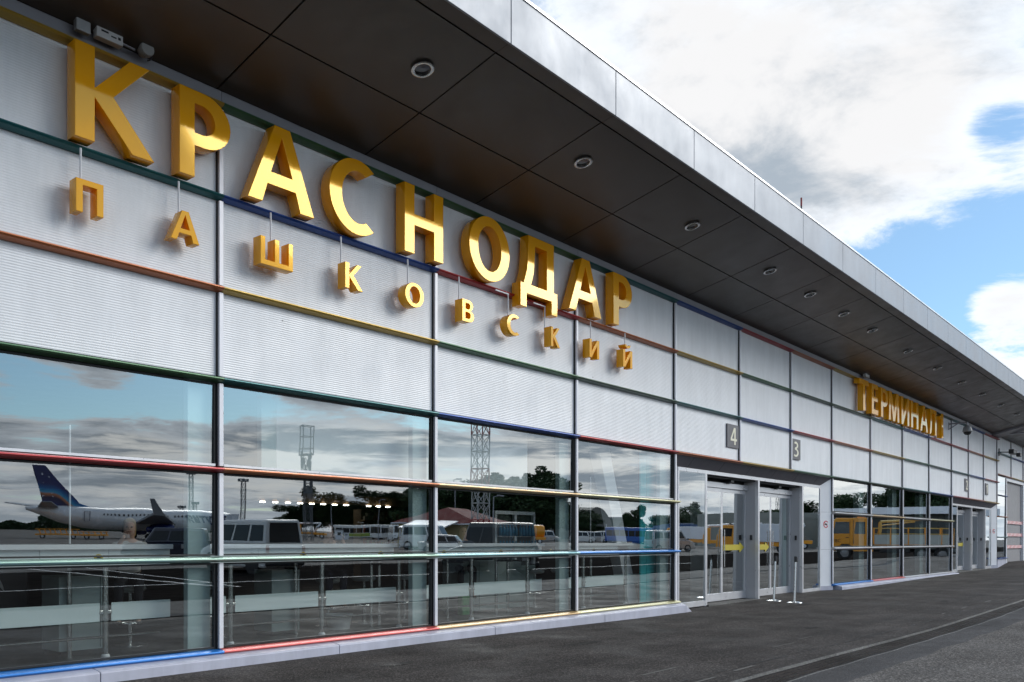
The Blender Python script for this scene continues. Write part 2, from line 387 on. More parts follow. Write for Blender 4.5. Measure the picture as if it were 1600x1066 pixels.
# ================================================================== terminal building
B = thing('terminal_building', 'long metal and glass airport terminal with a deep dark soffit over yellow lettering', 'building', (0, 0, 0))
MX = [-5.56, -1.65, 2.26, 6.174, 10.06, 13.99, 17.92, 21.35, 24.77, 28.15, 32.0, 35.88, 39.69, 43.52, 46.79, 50.08, 53.41]   # vertical joints
ZR = {'A': 7.27, 'B': 6.10, 'C': 4.93, 'D': 3.77, 'E': 2.625, 'F': 1.48, 'G': .30}
X2 = [53.41, 57.3, 61.0, 64.9, 68.8, 72.7]; DZ2 = .44
# ribbed wall panels: geometry, one mesh for each size
PM = {}
def panel_mesh(wd, ht, depth=.0024, pitch=.0293):
    k = (round(wd, 2), round(ht, 2))
    if k in PM: return PM[k]
    m = MB(); n = int(ht/pitch); prof = []
    for i in range(n):
        z = ht*i/n; p = ht/n
        prof += [(z, -.0), (z+p*.5, -depth)]
    prof.append((ht, 0))
    for z, y in prof: m.v += [(0, y, z), (wd, y, z)]
    for i in range(len(prof)-1):
        m.f.append((2*i, 2*i+1, 2*i+3, 2*i+2)); m.mi.append(0)
    o = len(m.v); m.v += [(0, .04, 0), (wd, .04, 0), (0, .04, ht), (wd, .04, ht)]; t = len(prof)*2
    m.f += [(0, 1, o+1, o), (t-2, t-1, o+3, o+2), (o, o+1, o+3, o+2)]; m.mi += [0]*3
    # cheeks
    m.f += [tuple([2*i for i in range(len(prof))]+[o+2, o]), tuple([2*i+1 for i in range(len(prof))]+[o+3, o+1])]; m.mi += [0, 0]
    PM[k] = m.mesh('wall_panel', M_PANEL); return PM[k]
def wall_panel(x0, x1, z0, z1):
    me = panel_mesh(x1-x0-.035, z1-z0-.06)
    o = bpy.data.objects.new('wall_panel', me); COL.objects.link(o); o.parent = B; o.location = (x0+.0175, .012+random.uniform(-.002, .002), z0+.03)
    o.rotation_euler = (random.uniform(-.0015, .0015), 0, random.uniform(-.001, .001))
def backing(x0, x1, z0, z1, y=.06):
    MB().box(x0, x1, y, y+.1, z0, z1).build('wall_backing', M_GASK, B)
for a, b in zip(MX, MX[1:]):
    for lo, hi in (('B', 'A'), ('C', 'B'), ('D', 'C')): wall_panel(a, b, ZR[lo], ZR[hi])
backing(MX[0], MX[-1], ZR['D'], 7.42)
for a, b in zip(X2, X2[1:]):
    for lo, hi in (('B', 'A'), ('C', 'B')): wall_panel(a, b, ZR[lo]+DZ2, ZR[hi]+DZ2)
backing(X2[0], X2[-1], ZR['C']+DZ2, 7.95)
# horizontal coloured blades
BLADE = [(.02, -.040), (-.03, -.040), (-.105, -.020), (-.125, -.001), (-.122, .012), (-.10, .018), (-.03, .030), (.02, .034)]
def blade(x0, x1, z, colour):
    m = MB(); m.prism([(y, z+q-.02) for y, q in BLADE], 'x', x0+.0015, x1-.0015)
    return m.build('coloured_blade', MATS['blade_'+colour], B, label=('%s horizontal sill blade' % colour))
START = {'A': 1, 'B': 4, 'C': 0, 'D': 3, 'E': 6, 'F': 2, 'G': 5}      # colour of the bay left of the first joint, minus its index
ROWSEQ = {'A': ['orange', 'yellow', 'yellow', 'green', 'green', 'teal', 'blue', 'red', 'orange', 'yellow', 'green', 'green', 'darkgreen', 'teal', 'blue', 'red'],
          'B': ['green', 'darkgreen', 'teal', 'blue', 'red', 'orange', 'yellow', 'green', 'darkgreen', 'darkgreen', 'teal', 'blue', 'red', 'red', 'orange', 'yellow'],
          'C': ['blue', 'red', 'orange', 'yellow', 'green', 'darkgreen', 'teal', 'blue', 'red', 'orange', 'yellow', 'green', 'darkgreen', 'teal', 'blue', 'red'],
          'D': ['yellow', 'green', 'green', 'teal', 'blue', 'red', 'orange', 'yellow', 'green', 'darkgreen', 'darkgreen', 'teal', 'blue', 'red', 'orange', 'yellow'],
          'E': ['teal', 'blue', 'red', 'orange', 'sand', 'cream', None, None, None, 'pale', 'sand', 'pale', 'cream', None, None, None],
          'F': ['orange', 'yellow', 'sheengreen', 'sheengreen', 'sheenteal', 'sky', None, None, None, 'pale', 'pale', 'pale', 'pale', None, None, None],
          'G': ['teal', 'teal', 'sky', 'coral', 'sand', 'cream', None, None, None, 'sky', 'coral', 'pale', 'pale', None, None, None]}
for r, seq in ROWSEQ.items():
    for i, cn in enumerate(seq):
        if cn is None: continue
        x0, x1 = MX[i], MX[i+1]
        if i in (5, 12) and r in 'EFG': x1 += .10
        if i == 15: x1 += .18
        blade(x0, x1, ZR[r], cn)
for r, seq in {'A': ['yellow', 'green', 'darkgreen', 'teal', 'blue'], 'B': ['teal', 'blue', 'red', 'orange', 'yellow'], 'C': ['orange', 'yellow', 'green', 'darkgreen', 'teal']}.items():
    for i, cn in enumerate(seq): blade(X2[i]+(.004 if i == 0 else 0), X2[i+1], ZR[r]+DZ2, cn)
# vertical caps between the blades
def cap(x, z0, z1, y0=-.05):
    MB().box(x-.029, x+.031, y0, .05, z0, z1).box(x-.044, x-.0295, y0+.035, .05, z0, z1, 1).build('mullion', [mat('mullion_paint', (.72, .72, .76), .35, .15, .05, 4), M_GASK], B, bevel=.004)
rows = 'ABCDEFG'
for i, x in enumerate(MX):
    for a, b in zip(rows[1:], rows):
        if a in 'EFG' and (i in (7, 8) or i in (14, 15, 16)): continue
        cap(x, ZR[a]+.022, ZR[b]-.067)
for x in X2[1:]:
    for a, b in (('B', 'A'), ('C', 'B')): cap(x, ZR[a]+DZ2+.022, ZR[b]+DZ2-.067)
# grey trim under the soffit
for a, b in zip(MX, MX[1:]):
    MB().box(a+.003, b-.003, -.055, .05, 7.295, 7.43).build('soffit_trim', M_ALUD, B)
for a, b in zip(X2, X2[1:]):
    MB().box(a+.003, b-.003, -.055, .05, 7.295+DZ2, 7.43+DZ2).build('soffit_trim', M_ALUD, B)

# windows: tilted panes
TILT = math.tan(R(.4632))
def pane(x0, x1, z0, z1, y=.03, th=.012, par=None, name='window_pane', m=None):
    h = z1-z0; t = TILT*h*random.uniform(.86, 1.14); mb = MB(); sk = random.uniform(-.0012, .0012)*(x1-x0)
    vs = [(x0, y+sk, z0), (x1, y, z0), (x1, y-t, z1), (x0, y-t+sk, z1), (x0, y+th+sk, z0), (x1, y+th, z0), (x1, y+th-t, z1), (x0, y+th-t+sk, z1)]
    mb.add(vs, [(0, 1, 2, 3)], 0); mb.f += [(4, 7, 6, 5), (0, 4, 5, 1), (1, 5, 6, 2), (2, 6, 7, 3), (3, 7, 4, 0)]; mb.mi += [1]*5
    return mb.build(name, [m or M_GLASS, M_CLEAR], par or B, fix=False)
def pframe(x0, x1, z0, z1, y=.0, w_=.03, d=.045, m=None, par=None, name='pane_frame', yd=None):
    mb = MB(); y1 = y+d
    mb.box(x0, x0+w_, y, y1, z0, z1).box(x1-w_, x1, y, y1, z0, z1).box(x0+w_, x1-w_, y, y1, z0, z0+w_).box(x0+w_, x1-w_, y, y1, z1-w_, z1)
    return mb.build(name, m or M_GASK, par or B)
for i in list(range(0, 6)) + list(range(9, 13)):
    for a, b in (('E', 'D'), ('F', 'E'), ('G', 'F')):
        x0, x1 = MX[i]+.032, MX[i+1]-.053; z0, z1 = ZR[a]+.024, ZR[b]-.068
        fr = pframe(x0, x1, z0, z1, .0, .022, .05)
        pane(x0+.022, x1-.022, z0+.022, z1-.022, par=fr)
# light aluminium lip above each sill blade inside the glass line
for i in list(range(0, 6)):
    MB().box(MX[i]+.06, MX[i+1]-.06, -.012, -.001, ZR['E']+.022, ZR['E']+.052).build('sill_lip', M_ALU, B)

# ---- plinth
def plinth(x0, x1, end=True, y=-.28):
    n = max(1, round((x1-x0)/3.55)); xs = [x0+(x1-x0)*k/n for k in range(n+1)]
    for k in range(n):
        a, b = xs[k]+.004, xs[k+1]-.004; zt = gz((a+b)/2, 0)
        prof = [(.03, .262), (-.05, .262), (y+.02, .232), (y, .218), (y, -.3), (.03, -.3)]
        m = MB(); vs = []
        for x in (a, b):
            dz_ = min(gz(x, 0)-.10, 0)*.0 + max(0, gz(x, 0)-.12)
            vs += [(x, p, q+(dz_*.0)) for p, q in prof]
        nn = len(prof); m.add(vs, [(i, (i+1) % nn, nn+(i+1) % nn, nn+i) for i in range(nn)]+[tuple(range(nn))[::-1], tuple(range(nn, 2*nn))])
        if end and k == n-1:
            m.add([(b+.001, .03, .255), (b+.001, -.05, .255), (b+.001, y, .215), (b+.32, y+.02, -.3), (b+.32, .03, -.3), (b+.001, y, -.3), (b+.001, .03, -.3), (b+.30, y+.02, .05), (b+.32, .03, .1)],
                  [(0, 1, 2, 7, 8), (2, 5, 3, 7), (7, 3, 4, 8)])
        m.build('plinth_panel', M_PLINTH, B, bevel=.006)
plinth(-5.56, 17.98); plinth(28.3, 43.75)
backing(-5.56, 17.9, -.2, .262, .04); backing(28.2, 43.5, -.2, .262, .04)

# ---- soffit, fascia and roof
SX0 = 8.547-2.445*7; NSO = 31
W0, W1 = (-.06, 7.425), (-1.215, 7.686); E1, E2 = (-2.624, 8.025), (-2.85, 8.06)
def slab(x0, x1, p, q, name, m, th=.03, gap=.012):
    (ya, za), (yb, zb) = p, q; d = Vector((yb-ya, zb-za)).normalized(); g = d*gap; nrm = Vector((d.y, -d.x))*th
    if nrm.y < 0: nrm = -nrm
    prof = [(ya+g.x, za+g.y), (yb-g.x, zb-g.y), (yb-g.x+nrm.x, zb-g.y+nrm.y), (ya+g.x+nrm.x, za+g.y+nrm.y)]
    mb = MB(); mb.prism(prof, 'x', x0+gap, x1-gap); o = mb.build(name, m, B)
    return o
for k in range(NSO):
    x0 = SX0+2.445*k; x1 = x0+2.445
    slab(x0, x1, W0, W1, 'soffit_panel', M_SOFF); slab(x0, x1, W1, E1, 'soffit_panel', M_SOFF)
    slab(x0, x1, (E1[0]-.012, E1[1]+.0), E2, 'soffit_edge_panel', mat('soffit_edge', (.085, .068, .055), .35, .4, .1, 2), gap=.003)
    MB().box(x0+.007, x1-.007, -2.885, -2.852, 8.045, 8.72).build('fascia_panel', M_FASC, B, bevel=.004)
    MB().box(x0+.001, x1-.001, -2.90, -2.60, 8.722, 8.76).build('roof_coping', M_ALU, B)
XE = SX0+2.445*NSO
m = MB(); m.prism([(-.04, 7.50), (-2.84, 8.115), (-2.84, 8.70), (16, 8.70), (16, 7.5)], 'x', SX0, XE); m.build('roof', mat('roof_dark', (.03, .028, .027), .8, 0, .05), B)
MB().box(53.0, 53.38, -.06, -2.6, 7.44, 7.5).build('roof_beam', M_ALUD, B)
m = MB(); m.prism([(-.055, 7.30), (-2.6, 7.92), (-2.6, 8.01), (-.055, 7.42)], 'x', 51.9, 53.36); m.build('soffit_beam', M_ALUD, B, label='pale grey beam across the soffit')

# ---- hall behind the glass
FZ = .28
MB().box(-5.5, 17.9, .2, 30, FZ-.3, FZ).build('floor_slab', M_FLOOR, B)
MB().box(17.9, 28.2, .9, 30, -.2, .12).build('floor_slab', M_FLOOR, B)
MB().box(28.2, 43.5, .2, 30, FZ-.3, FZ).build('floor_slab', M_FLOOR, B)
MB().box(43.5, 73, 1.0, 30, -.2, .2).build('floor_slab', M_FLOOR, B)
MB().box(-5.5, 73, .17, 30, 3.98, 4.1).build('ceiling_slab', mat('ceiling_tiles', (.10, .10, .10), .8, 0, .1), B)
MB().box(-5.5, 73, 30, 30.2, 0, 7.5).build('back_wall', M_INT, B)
MB().box(-5.7, -5.5, .1, 30, 0, 7.5).build('end_wall', M_PANEL, B)
MB().box(73, 73.2, .1, 30, 0, 7.9).build('end_wall', M_PANEL, B)
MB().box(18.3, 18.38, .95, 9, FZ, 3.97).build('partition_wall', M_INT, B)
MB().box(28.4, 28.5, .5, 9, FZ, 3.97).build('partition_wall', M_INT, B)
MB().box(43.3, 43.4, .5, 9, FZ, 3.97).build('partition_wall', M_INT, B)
for i in (0, 1, 2, 3, 4, 5):
    x = MX[i+1]; MB().box(x-.37 if i < 5 else x-.45, x-.05, .12, .22, FZ, 3.97).build('column', mat('column_paint', (.42, .55, .56), .5, 0, .05), B, bevel=.01)
for i in (10, 11, 12): MB().box(MX[i]-.6, MX[i]-.05, .2, .4, FZ, 3.97).build('column', mat('column_paint', ()), B, bevel=.01)
M_BULK = mat('white_bulkhead', (.82, .88, .90), .6, 0, .03)
MB().box(7.36, 13.05, .46, .50, 2.66, 3.97).build('bulkhead', M_BULK, B)
MB().box(7.1, 7.34, .44, .54, 2.66, 3.97).build('column', mat('column_paint', ()), B)
MB().box(12.6, 12.75, 2.9, 3.0, .28, 3.97).build('column', M_ALUD, B)
# slanting white brace in the fourth bay
m = MB(); m.add([Vector(v) for v in ((15.45, .5, 3.95), (15.88, .5, 3.95), (17.15, .5, FZ), (16.75, .5, FZ), (15.45, .75, 3.95), (15.88, .75, 3.95), (17.15, .75, FZ), (16.75, .75, FZ))],
      [(0, 1, 2, 3), (4, 7, 6, 5), (0, 4, 5, 1), (1, 5, 6, 2), (2, 6, 7, 3), (3, 7, 4, 0)])
m.build('slanting_brace', M_WHITE, B)
for xx, c_ in ((16.92, .26), (17.20, .46)):
    MB().box(xx, xx+c_, .30, .33, FZ, 3.9).build('teal_partition', M_TEAL, B)
for xx in (4.36, 14.66): MB().bar((xx, .10, 1.66), (xx, .10, 3.0), .011).build('glazing_rod', M_ALU, B)
# rows of ceiling lamps in the hall (lit)
M_LAMP = mat('lamp_lit', (.9, .9, .85), .5, 0, 0, emit=(1, .93, .8), estr=14)
for k in range(11):
    px = (410, 430, 450, 469, 487, 505, 523, 541, 576, 591, 606)[k]
    x = inside(px, 24); MB().box(x-.075, x+.075, 13.96, 14.04, 2.94, 2.97).build('shop_lamp', M_LAMP, B)
MB().box(16.0, 23.5, 14.0, 14.5, 3.0, 3.3).build('shop_header', mat('shop_brown', (.16, .10, .05), .6, 0, .2), B)
# ================================================================== entrances
def entrance(xa, xb, zg, dz=0., deep=.20):
    """recessed glazed entrance between two joints: splayed jambs, sloping lining, two sliding doors"""
    sp = .5; L, Rr = xa+sp, xb-sp; wd = Rr-L; zt = 3.46; yd = deep
    # sloping lining above
    xs = [xa, xa+.98]
    while xs[-1]+1.62 < xb-.6: xs.append(xs[-1]+1.62)
    xs.append(xb)
    for a, b in zip(xs, xs[1:]):
        g = .006
        a0, b0 = a+g, b-g; a1 = max(a0, L+(.0 if a == xa else 0)) if a == xa else a0; b1 = Rr if b == xb else b0
        m = MB(); m.add([(a0, -.02, 3.715), (b0, -.02, 3.715), (b1, yd, zt), (a1, yd, zt), (a0, .02, 3.76), (b0, .02, 3.76), (b1, yd+.03, zt+.04), (a1, yd+.03, zt+.04)],
              [(0, 1, 2, 3), (4, 7, 6, 5), (0, 4, 5, 1), (1, 5, 6, 2), (2, 6, 7, 3), (3, 7, 4, 0)])
        m.build('lining_panel', M_DKPANEL, B)
    # splayed jambs in three pieces each
    for side, (x0, x1) in (('l', (xa+.03, L)), ('r', (xb-.03, Rr))):
        for z0, z1 in ((zg+.19, 1.42), (1.425, 2.62), (2.625, 3.47)):
            zt0 = 3.70 if z1 > 3.4 else z1
            m = MB(); m.add([(x0, 0, z0), (x1, yd, z0), (x1, yd, z1), (x0, 0, zt0), (x0, .05, z0), (x1, yd+.05, z0), (x1, yd+.05, z1), (x0, .05, zt0)],
                  [(0, 1, 2, 3), (4, 7, 6, 5), (0, 4, 5, 1), (1, 5, 6, 2), (2, 6, 7, 3), (3, 7, 4, 0)]); m.build('jamb_panel', M_WHITE, B)
        m = MB(); m.add([(x0, -.05, -.1), (x1, yd-.03, -.1), (x1, yd-.03, zg+.185), (x0, -.05, zg+.185), (x0, .0, -.1), (x1, yd+.02, -.1), (x1, yd+.02, zg+.185), (x0, .0, zg+.185)],
              [(0, 1, 2, 3), (4, 7, 6, 5), (0, 4, 5, 1), (1, 5, 6, 2), (2, 6, 7, 3), (3, 7, 4, 0)]); m.build('jamb_plinth', M_PLINTH, B)
    v = [L, L+wd*.154, L+wd*.493, L+wd*.8395, Rr]
    # front frame
    m = MB(); m.box(L, Rr, yd-.03, yd+.06, zt-.09, zt)
    for i, x in enumerate(v):
        c_ = .0 if 0 < i < 4 else (.05 if i == 0 else -.05)
        a = x-.05 if i else x; b = x+.05 if i < 4 else x
        m.box(a, b, yd-.03, yd+.06, zg, zt-.09)
    m.build('entrance_frame', M_ALU, B, bevel=.004)
    # side lights
    for a, b in ((v[0]+.05, v[1]-.05), (v[3]+.05, v[4]-.05)):
        fr = MB().box(a, b, yd-.02, yd+.05, zg+.02, zg+.15).build('side_light_sill', M_ALU, B)
        pane(a, b, zg+.15, zt-.09, yd, par=fr, name='side_light_glass')
        MB().box(a+.0, b-.0, yd+.06, yd+.075, zg+.15, zg+.17).build('gasket', M_GASK, fr)
    # sliding doors set back
    yl = yd+.33
    for a, b in ((v[1], v[2]), (v[2], v[3])):
        for cx in (a+.03, b-.05): MB().box(cx, cx+.02, yd+.06, yl+.1, zg, zt-.12).build('vestibule_cheek', mat('cheek_grey', (.56, .56, .58), .45, .2, .06), B)
        MB().box(a+.05, b-.05, yl+.06, yl+.18, 3.22, zt-.1).box(a+.05, b-.05, yd+.065, yl+.06, zt-.13, zt-.1).build('door_header', M_GASK, B)
        MB().box(a+.05, b-.05, yl-.05, yl+.06, 3.10, 3.24).build('door_track', M_ALU, B)
        MB().box(a, b, yd-.10, yl+.2, zg-.04, zg+.03).build('threshold', M_CONC, B)
        s_ = MB(); s_.prism([(-.10, 0), (.10, 0), (.14, -.05), (.04, -.10), (-.10, -.06)], 'x', -.09, .09)
        so = s_.build('door_sensor', M_DARK, B, loc=((a+b)/2+.25, yl-.10, 3.32))
        mid = (a+b)/2
        for k, (p, q) in enumerate(((a+.06, mid-.005), (mid+.005, b-.06))):
            y = yl+(.0 if k == 0 else .02); m = MB(); z1 = 3.09; zb = zg+.05
            m.box(p, p+.075, y-.02, y+.03, zb, z1).box(q-.075, q, y-.02, y+.03, zb, z1).box(p+.075, q-.075, y-.02, y+.03, z1-.10, z1).box(p+.075, q-.075, y-.02, y+.03, zb, zb+.20)
            lf = m.build('door_leaf', M_ALU, B, bevel=.004)
            pane(p+.075, q-.075, zb+.20, z1-.10, y, par=lf, name='leaf_glass')
            hb = MB(); hb.bar((q-.12 if k == 0 else p+.12, y-.05, 1.0), (q-.12 if k == 0 else p+.12, y-.05, 2.0), .012); hb.build('pull_bar', M_STEEL, lf)
            if (k == 1) == (a == v[1]):
                ya = y-.026; zc = 1.52; h_ = .11
                m = MB(); xq = q-.12; xp = p+.085 if k else p+.085
                m.add([(xp, ya, zc-h_*.7), (xq-.30, ya, zc-h_*.7), (xq-.30, ya, zc-h_*1.3), (xq, ya, zc), (xq-.30, ya, zc+h_*1.3), (xq-.30, ya, zc+h_*.7), (xp, ya, zc+h_*.7)], [(0, 1, 2, 3, 4, 5, 6)])
                m.add([(x_, y_+.006, z_) for x_, y_, z_ in m.v[:7]], [(6, 5, 4, 3, 2, 1, 0)])
                m.build('arrow_sticker', mat('sticker_yellow', (.46, .38, .03), .5, 0, .06), lf, label='yellow arrow sticker pointing right')
        MB().box(b-.085, b-.055, yd+.14, yd+.20, 1.72, 1.86).build('push_switch', M_DARK, B)
        # inner draught lobby posts
        for xx in (mid-.55, mid-.25, mid+.35, mid+.75): 
            ip = MB(); ip.bar((xx, 2.6, .12), (xx, 2.6, 1.15), .025); ip.build('lobby_post', M_STEEL, B)
        MB().box(mid-.55, mid+.75, 2.58, 2.62, .35, .39).build('lobby_rail', M_STEEL, B)
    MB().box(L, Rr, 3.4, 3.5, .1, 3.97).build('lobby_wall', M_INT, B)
    MB().box(L+.25, L+.75, 1.2, 1.25, .12, 3.4).build('lobby_screen', mat('lobby_screen', (.30, .48, .47), .4, 0, .05), B)
    MB().box(Rr-.55, Rr-.25, 1.2, 1.25, .12, 3.4).build('lobby_screen', mat('lobby_screen', ()), B)
entrance(17.92, 28.15, .06)
entrance(43.52, 53.41, .20)
# raised far wing: glazed slit, tall recessed service door, tape, ramp
fr = pframe(53.45, 55.75, .80, ZR['C']+DZ2-.07, .0, .04, .05)
pane(53.49, 55.71, .84, ZR['C']+DZ2-.11, par=fr)
for z, cn in ((4.24, 'blue'), (3.07, 'orange'), (1.93, 'teal'), (.76, 'blue')): blade(53.46, 55.85, z, cn)
MB().box(53.42, 55.9, -.03, .1, -.1, .74).build('plinth_panel', M_PLINTH, B)
MB().box(55.78, 56.0, -.04, .25, .3, 5.25).box(60.9, 61.05, -.04, .25, .3, 5.25).box(56.0, 60.9, -.04, .25, 5.1, 5.25).build('service_door_frame', M_WHITE, B)
MB().box(56.0, 56.9, .10, .14, .3, 5.1).build('vestibule_cheek', M_GASK, B)
MB().box(56.9, 60.9, .11, .2, .42, 5.1).build('service_door', mat('door_grey', (.27, .265, .275), .5, .1, .05), B, label='tall grey service door')
for x in (61.1, 64.9, 68.8):
    MB().box(x, x+3.7, .05, .12, .3, 5.3).build('lower_wall_panel', M_PANEL, B)
m = MB(); m.add([(56.4, -1.9, .14), (62.5, -1.9, .40), (62.5, .6, .44), (56.4, .6, .42), (56.4, -1.9, -.1), (62.5, -1.9, -.1), (62.5, .6, -.1), (56.4, .6, -.1)],
     [(0, 1, 2, 3), (4, 7, 6, 5), (0, 4, 5, 1), (1, 5, 6, 2), (2, 6, 7, 3), (3, 7, 4, 0)]); struct(m.build('entrance_ramp', M_CONC))
# red and white tape across the service door
def tape_mat():
    m = bpy.data.materials.new('tape'); m.use_nodes = True; t = m.node_tree; b = t.nodes['Principled BSDF']
    tcn = t.nodes.new('ShaderNodeTexCoord'); mp = t.nodes.new('ShaderNodeMapping'); mp.inputs['Rotation'].default_value = (0, R(45), 0)
    wv = t.nodes.new('ShaderNodeTexWave'); wv.inputs['Scale'].default_value = 1.1; wv.wave_profile = 'SIN'
    rp = t.nodes.new('ShaderNodeValToRGB'); rp.color_ramp.interpolation = 'CONSTANT'
    rp.color_ramp.elements[0].color = (.8, .8, .8, 1); rp.color_ramp.elements[1].position = .5; rp.color_ramp.elements[1].color = (.55, .03, .03, 1)
    t.links.new(tcn.outputs['Object'], mp.inputs[0]); t.links.new(mp.outputs[0], wv.inputs['Vector']); t.links.new(wv.outputs['Fac'], rp.inputs[0]); t.links.new(rp.outputs[0], b.inputs['Base Color'])
    return m
M_TAPE = tape_mat()
for z, lb in ((2.78, 'uppermost red and white striped tape across the tall grey door'), (2.06, 'middle red and white striped tape across the tall grey door'), (1.36, 'lowest red and white striped tape across the tall grey door')):
    o = MB().box(56.0, 60.9, .04, .046, z-.09, z+.09).build('barrier_tape', M_TAPE)
    tag(o, lb, 'tape', 'striped tapes across the service door')

# ================================================================== lettering
def arc(cx, cy, rx, ry, a0, a1, n=14):
    return [(cx+rx*math.cos(R(a0+(a1-a0)*i/n)), cy+ry*math.sin(R(a0+(a1-a0)*i/n))) for i in range(n+1)]
def ell(cx, cy, rx, ry, n=40): return arc(cx, cy, rx, ry, 0, 360*(n-1)/n, n-1)
s_ = .19
G = {
 'К': (.84, [[(0,0),(.2,0),(.2,.468),(.6,0),(.844,0),(.396,.545),(.79,1),(.57,1),(.2,.57),(.2,1),(0,1)]]),
 'Р': (.66, [[(0,0),(.19,0),(.19,.365),(.30,.365)]+arc(.30,.6825,.36,.3175,-90,90)+[(0,1)], [(.19,.515),(.28,.515)]+arc(.28,.6825,.175,.1675,-90,90)[1:]+[(.19,.85)]]),
 'А': (.97, [[(0,0),(.205,0),(.277,.24),(.69,.24),(.762,0),(.975,0),(.605,1),(.38,1)], [(.327,.40),(.640,.40),(.4875,.87)]]),
 'С': (.78, [arc(.485,.5,.485,.515,53,307,26)+[(.77,.105)][:0]+arc(.50,.5,.285,.355,-62,-298,22)]),
 'Н': (.79, [[(0,0),(.195,0),(.195,.42),(.595,.42),(.595,0),(.79,0),(.79,1),(.595,1),(.595,.585),(.195,.585),(.195,1),(0,1)]]),
 'О': (.97, [ell(.485,.5,.485,.515), ell(.485,.5,.275,.36)]),
 'Д': (1.02, [[(0,-.235),(.165,-.235),(.165,0),(.855,0),(.855,-.235),(1.02,-.235),(1.02,.165),(.92,.165),(.92,1),(.215,1),(.205,.66),(.17,.40),(.085,.165),(0,.165)], [(.285,.165),(.355,.37),(.385,.62),(.395,.845),(.72,.845),(.72,.165)]]),
 'П': (.82, [[(0,0),(.2,0),(.2,.82),(.62,.82),(.62,0),(.82,0),(.82,1),(0,1)]]),
 'Ш': (1.37, [[(0,0),(1.37,0),(1.37,1),(1.18,1),(1.18,.18),(.78,.18),(.78,1),(.59,1),(.59,.18),(.19,.18),(.19,1),(0,1)]]),
 'В': (.70, [[(0,0),(.38,0)]+arc(.40,.27,.30,.27,-90,75,12)+[(.5,.53)]+arc(.37,.755,.27,.245,-50,90,12)+[(0,1)],
             [(.19,.15),(.36,.15)]+arc(.36,.295,.13,.145,-90,90,8)[1:]+[(.19,.44)], [(.19,.58),(.35,.58)]+arc(.35,.715,.11,.135,-90,90,8)[1:]+[(.19,.85)]]),
 'И': (.84, [[(0,0),(.19,0),(.65,.70),(.65,0),(.84,0),(.84,1),(.65,1),(.19,.30),(.19,1),(0,1)]]),
 'Т': (.80, [[(.305,0),(.495,0),(.495,.84),(.80,.84),(.80,1),(0,1),(0,.84),(.305,.84)]]),
 'Е': (.60, [[(0,0),(.60,0),(.60,.16),(.19,.16),(.19,.43),(.55,.43),(.55,.585),(.19,.585),(.19,.84),(.59,.84),(.59,1),(0,1)]]),
 'М': (1.06, [[(0,0),(.18,0),(.20,.68),(.43,0),(.62,0),(.86,.68),(.88,0),(1.06,0),(1.01,1),(.76,1),(.53,.30),(.30,1),(.05,1)]]),
 'Л': (.88, [[(0,0),(.10,0)]+[(.18,.05),(.235,.2),(.255,.5),(.27,.84),(.69,.84),(.69,0),(.88,0),(.88,1),(.09,1),(.075,.5),(.06,.25),(.03,.17),(-.01,.16)]]),
 '1': (.46, [[(.20,0),(.42,0),(.42,1),(.25,1),(.0,.86),(.03,.72),(.20,.80)]]),
 '4': (.62, [[(.36,0),(.50,0),(.50,.22),(.62,.22),(.62,.35),(.50,.35),(.50,1),(.33,1),(0,.34),(0,.22),(.36,.22)], [(.14,.35),(.36,.35),(.36,.78)]]),
 '3': (.52, [[(.0,.03)]+arc(.20,.27,.32,.28,-95,58,12)+[(.30,.52)]+arc(.20,.77,.27,.24,-42,112,12)+[(.03,.95),(.08,.83)]+arc(.19,.76,.13,.12,95,-90,8)+[(.10,.58),(.10,.47)]+arc(.19,.28,.18,.17,88,-95,8)+[(.04,.17)]]),
 '2': (.54, [[(0,0),(.54,0),(.54,.13),(.20,.13),(.42,.42)]+arc(.25,.72,.27,.28,-35,165,12)+[(.06,.78),(.13,.72)]+arc(.25,.72,.13,.15,165,-35,8)[1:]+[(.28,.42),(0,.10)]]),
}
G['Й'] = G['И']
BREVE = arc(.42, 1.30, .26, .20, 180, 360, 12)+arc(.42, 1.30, .11, .07, 360, 180, 8)
def glyph(name, ch, x0, z0, wid, hgt, yb, yf, m, bevel=.006, parent=None):
    gw, polys = G[ch]; polys = [list(p) for p in polys]
    if ch == 'Й': polys.append(BREVE)
    cu = bpy.data.curves.new(name, 'CURVE'); cu.dimensions = '2D'; cu.fill_mode = 'BOTH'
    for p in polys:
        sp = cu.splines.new('POLY'); sp.points.add(len(p)-1); sp.use_cyclic_u = True
        for q, (a, b) in zip(sp.points, p): q.co = (a/gw*wid, b*hgt, 0, 1)
    cu.extrude = (yb-yf)/2-bevel; cu.bevel_depth = bevel; cu.bevel_resolution = 1; cu.offset = -bevel
    t = bpy.data.objects.new('tmp', cu); COL.objects.link(t); dg = bpy.context.evaluated_depsgraph_get(); dg.update()
    me = bpy.data.meshes.new_from_object(t.evaluated_get(dg)); bpy.data.objects.remove(t)
    me.transform(Matrix(((1, 0, 0, 0), (0, 0, -1, 0), (0, 1, 0, 0), (0, 0, 0, 1))))
    me.name = name; me.materials.clear(); me.materials.append(m)
    for p in me.polygons: p.material_index = 0; p.use_smooth = True
    try: me.set_sharp_from_angle(angle=R(25))
    except Exception: pass
    o = bpy.data.objects.new(name, me); COL.objects.link(o); o.location = (x0, (yb+yf)/2, z0)
    if parent: o.parent = parent
    return o
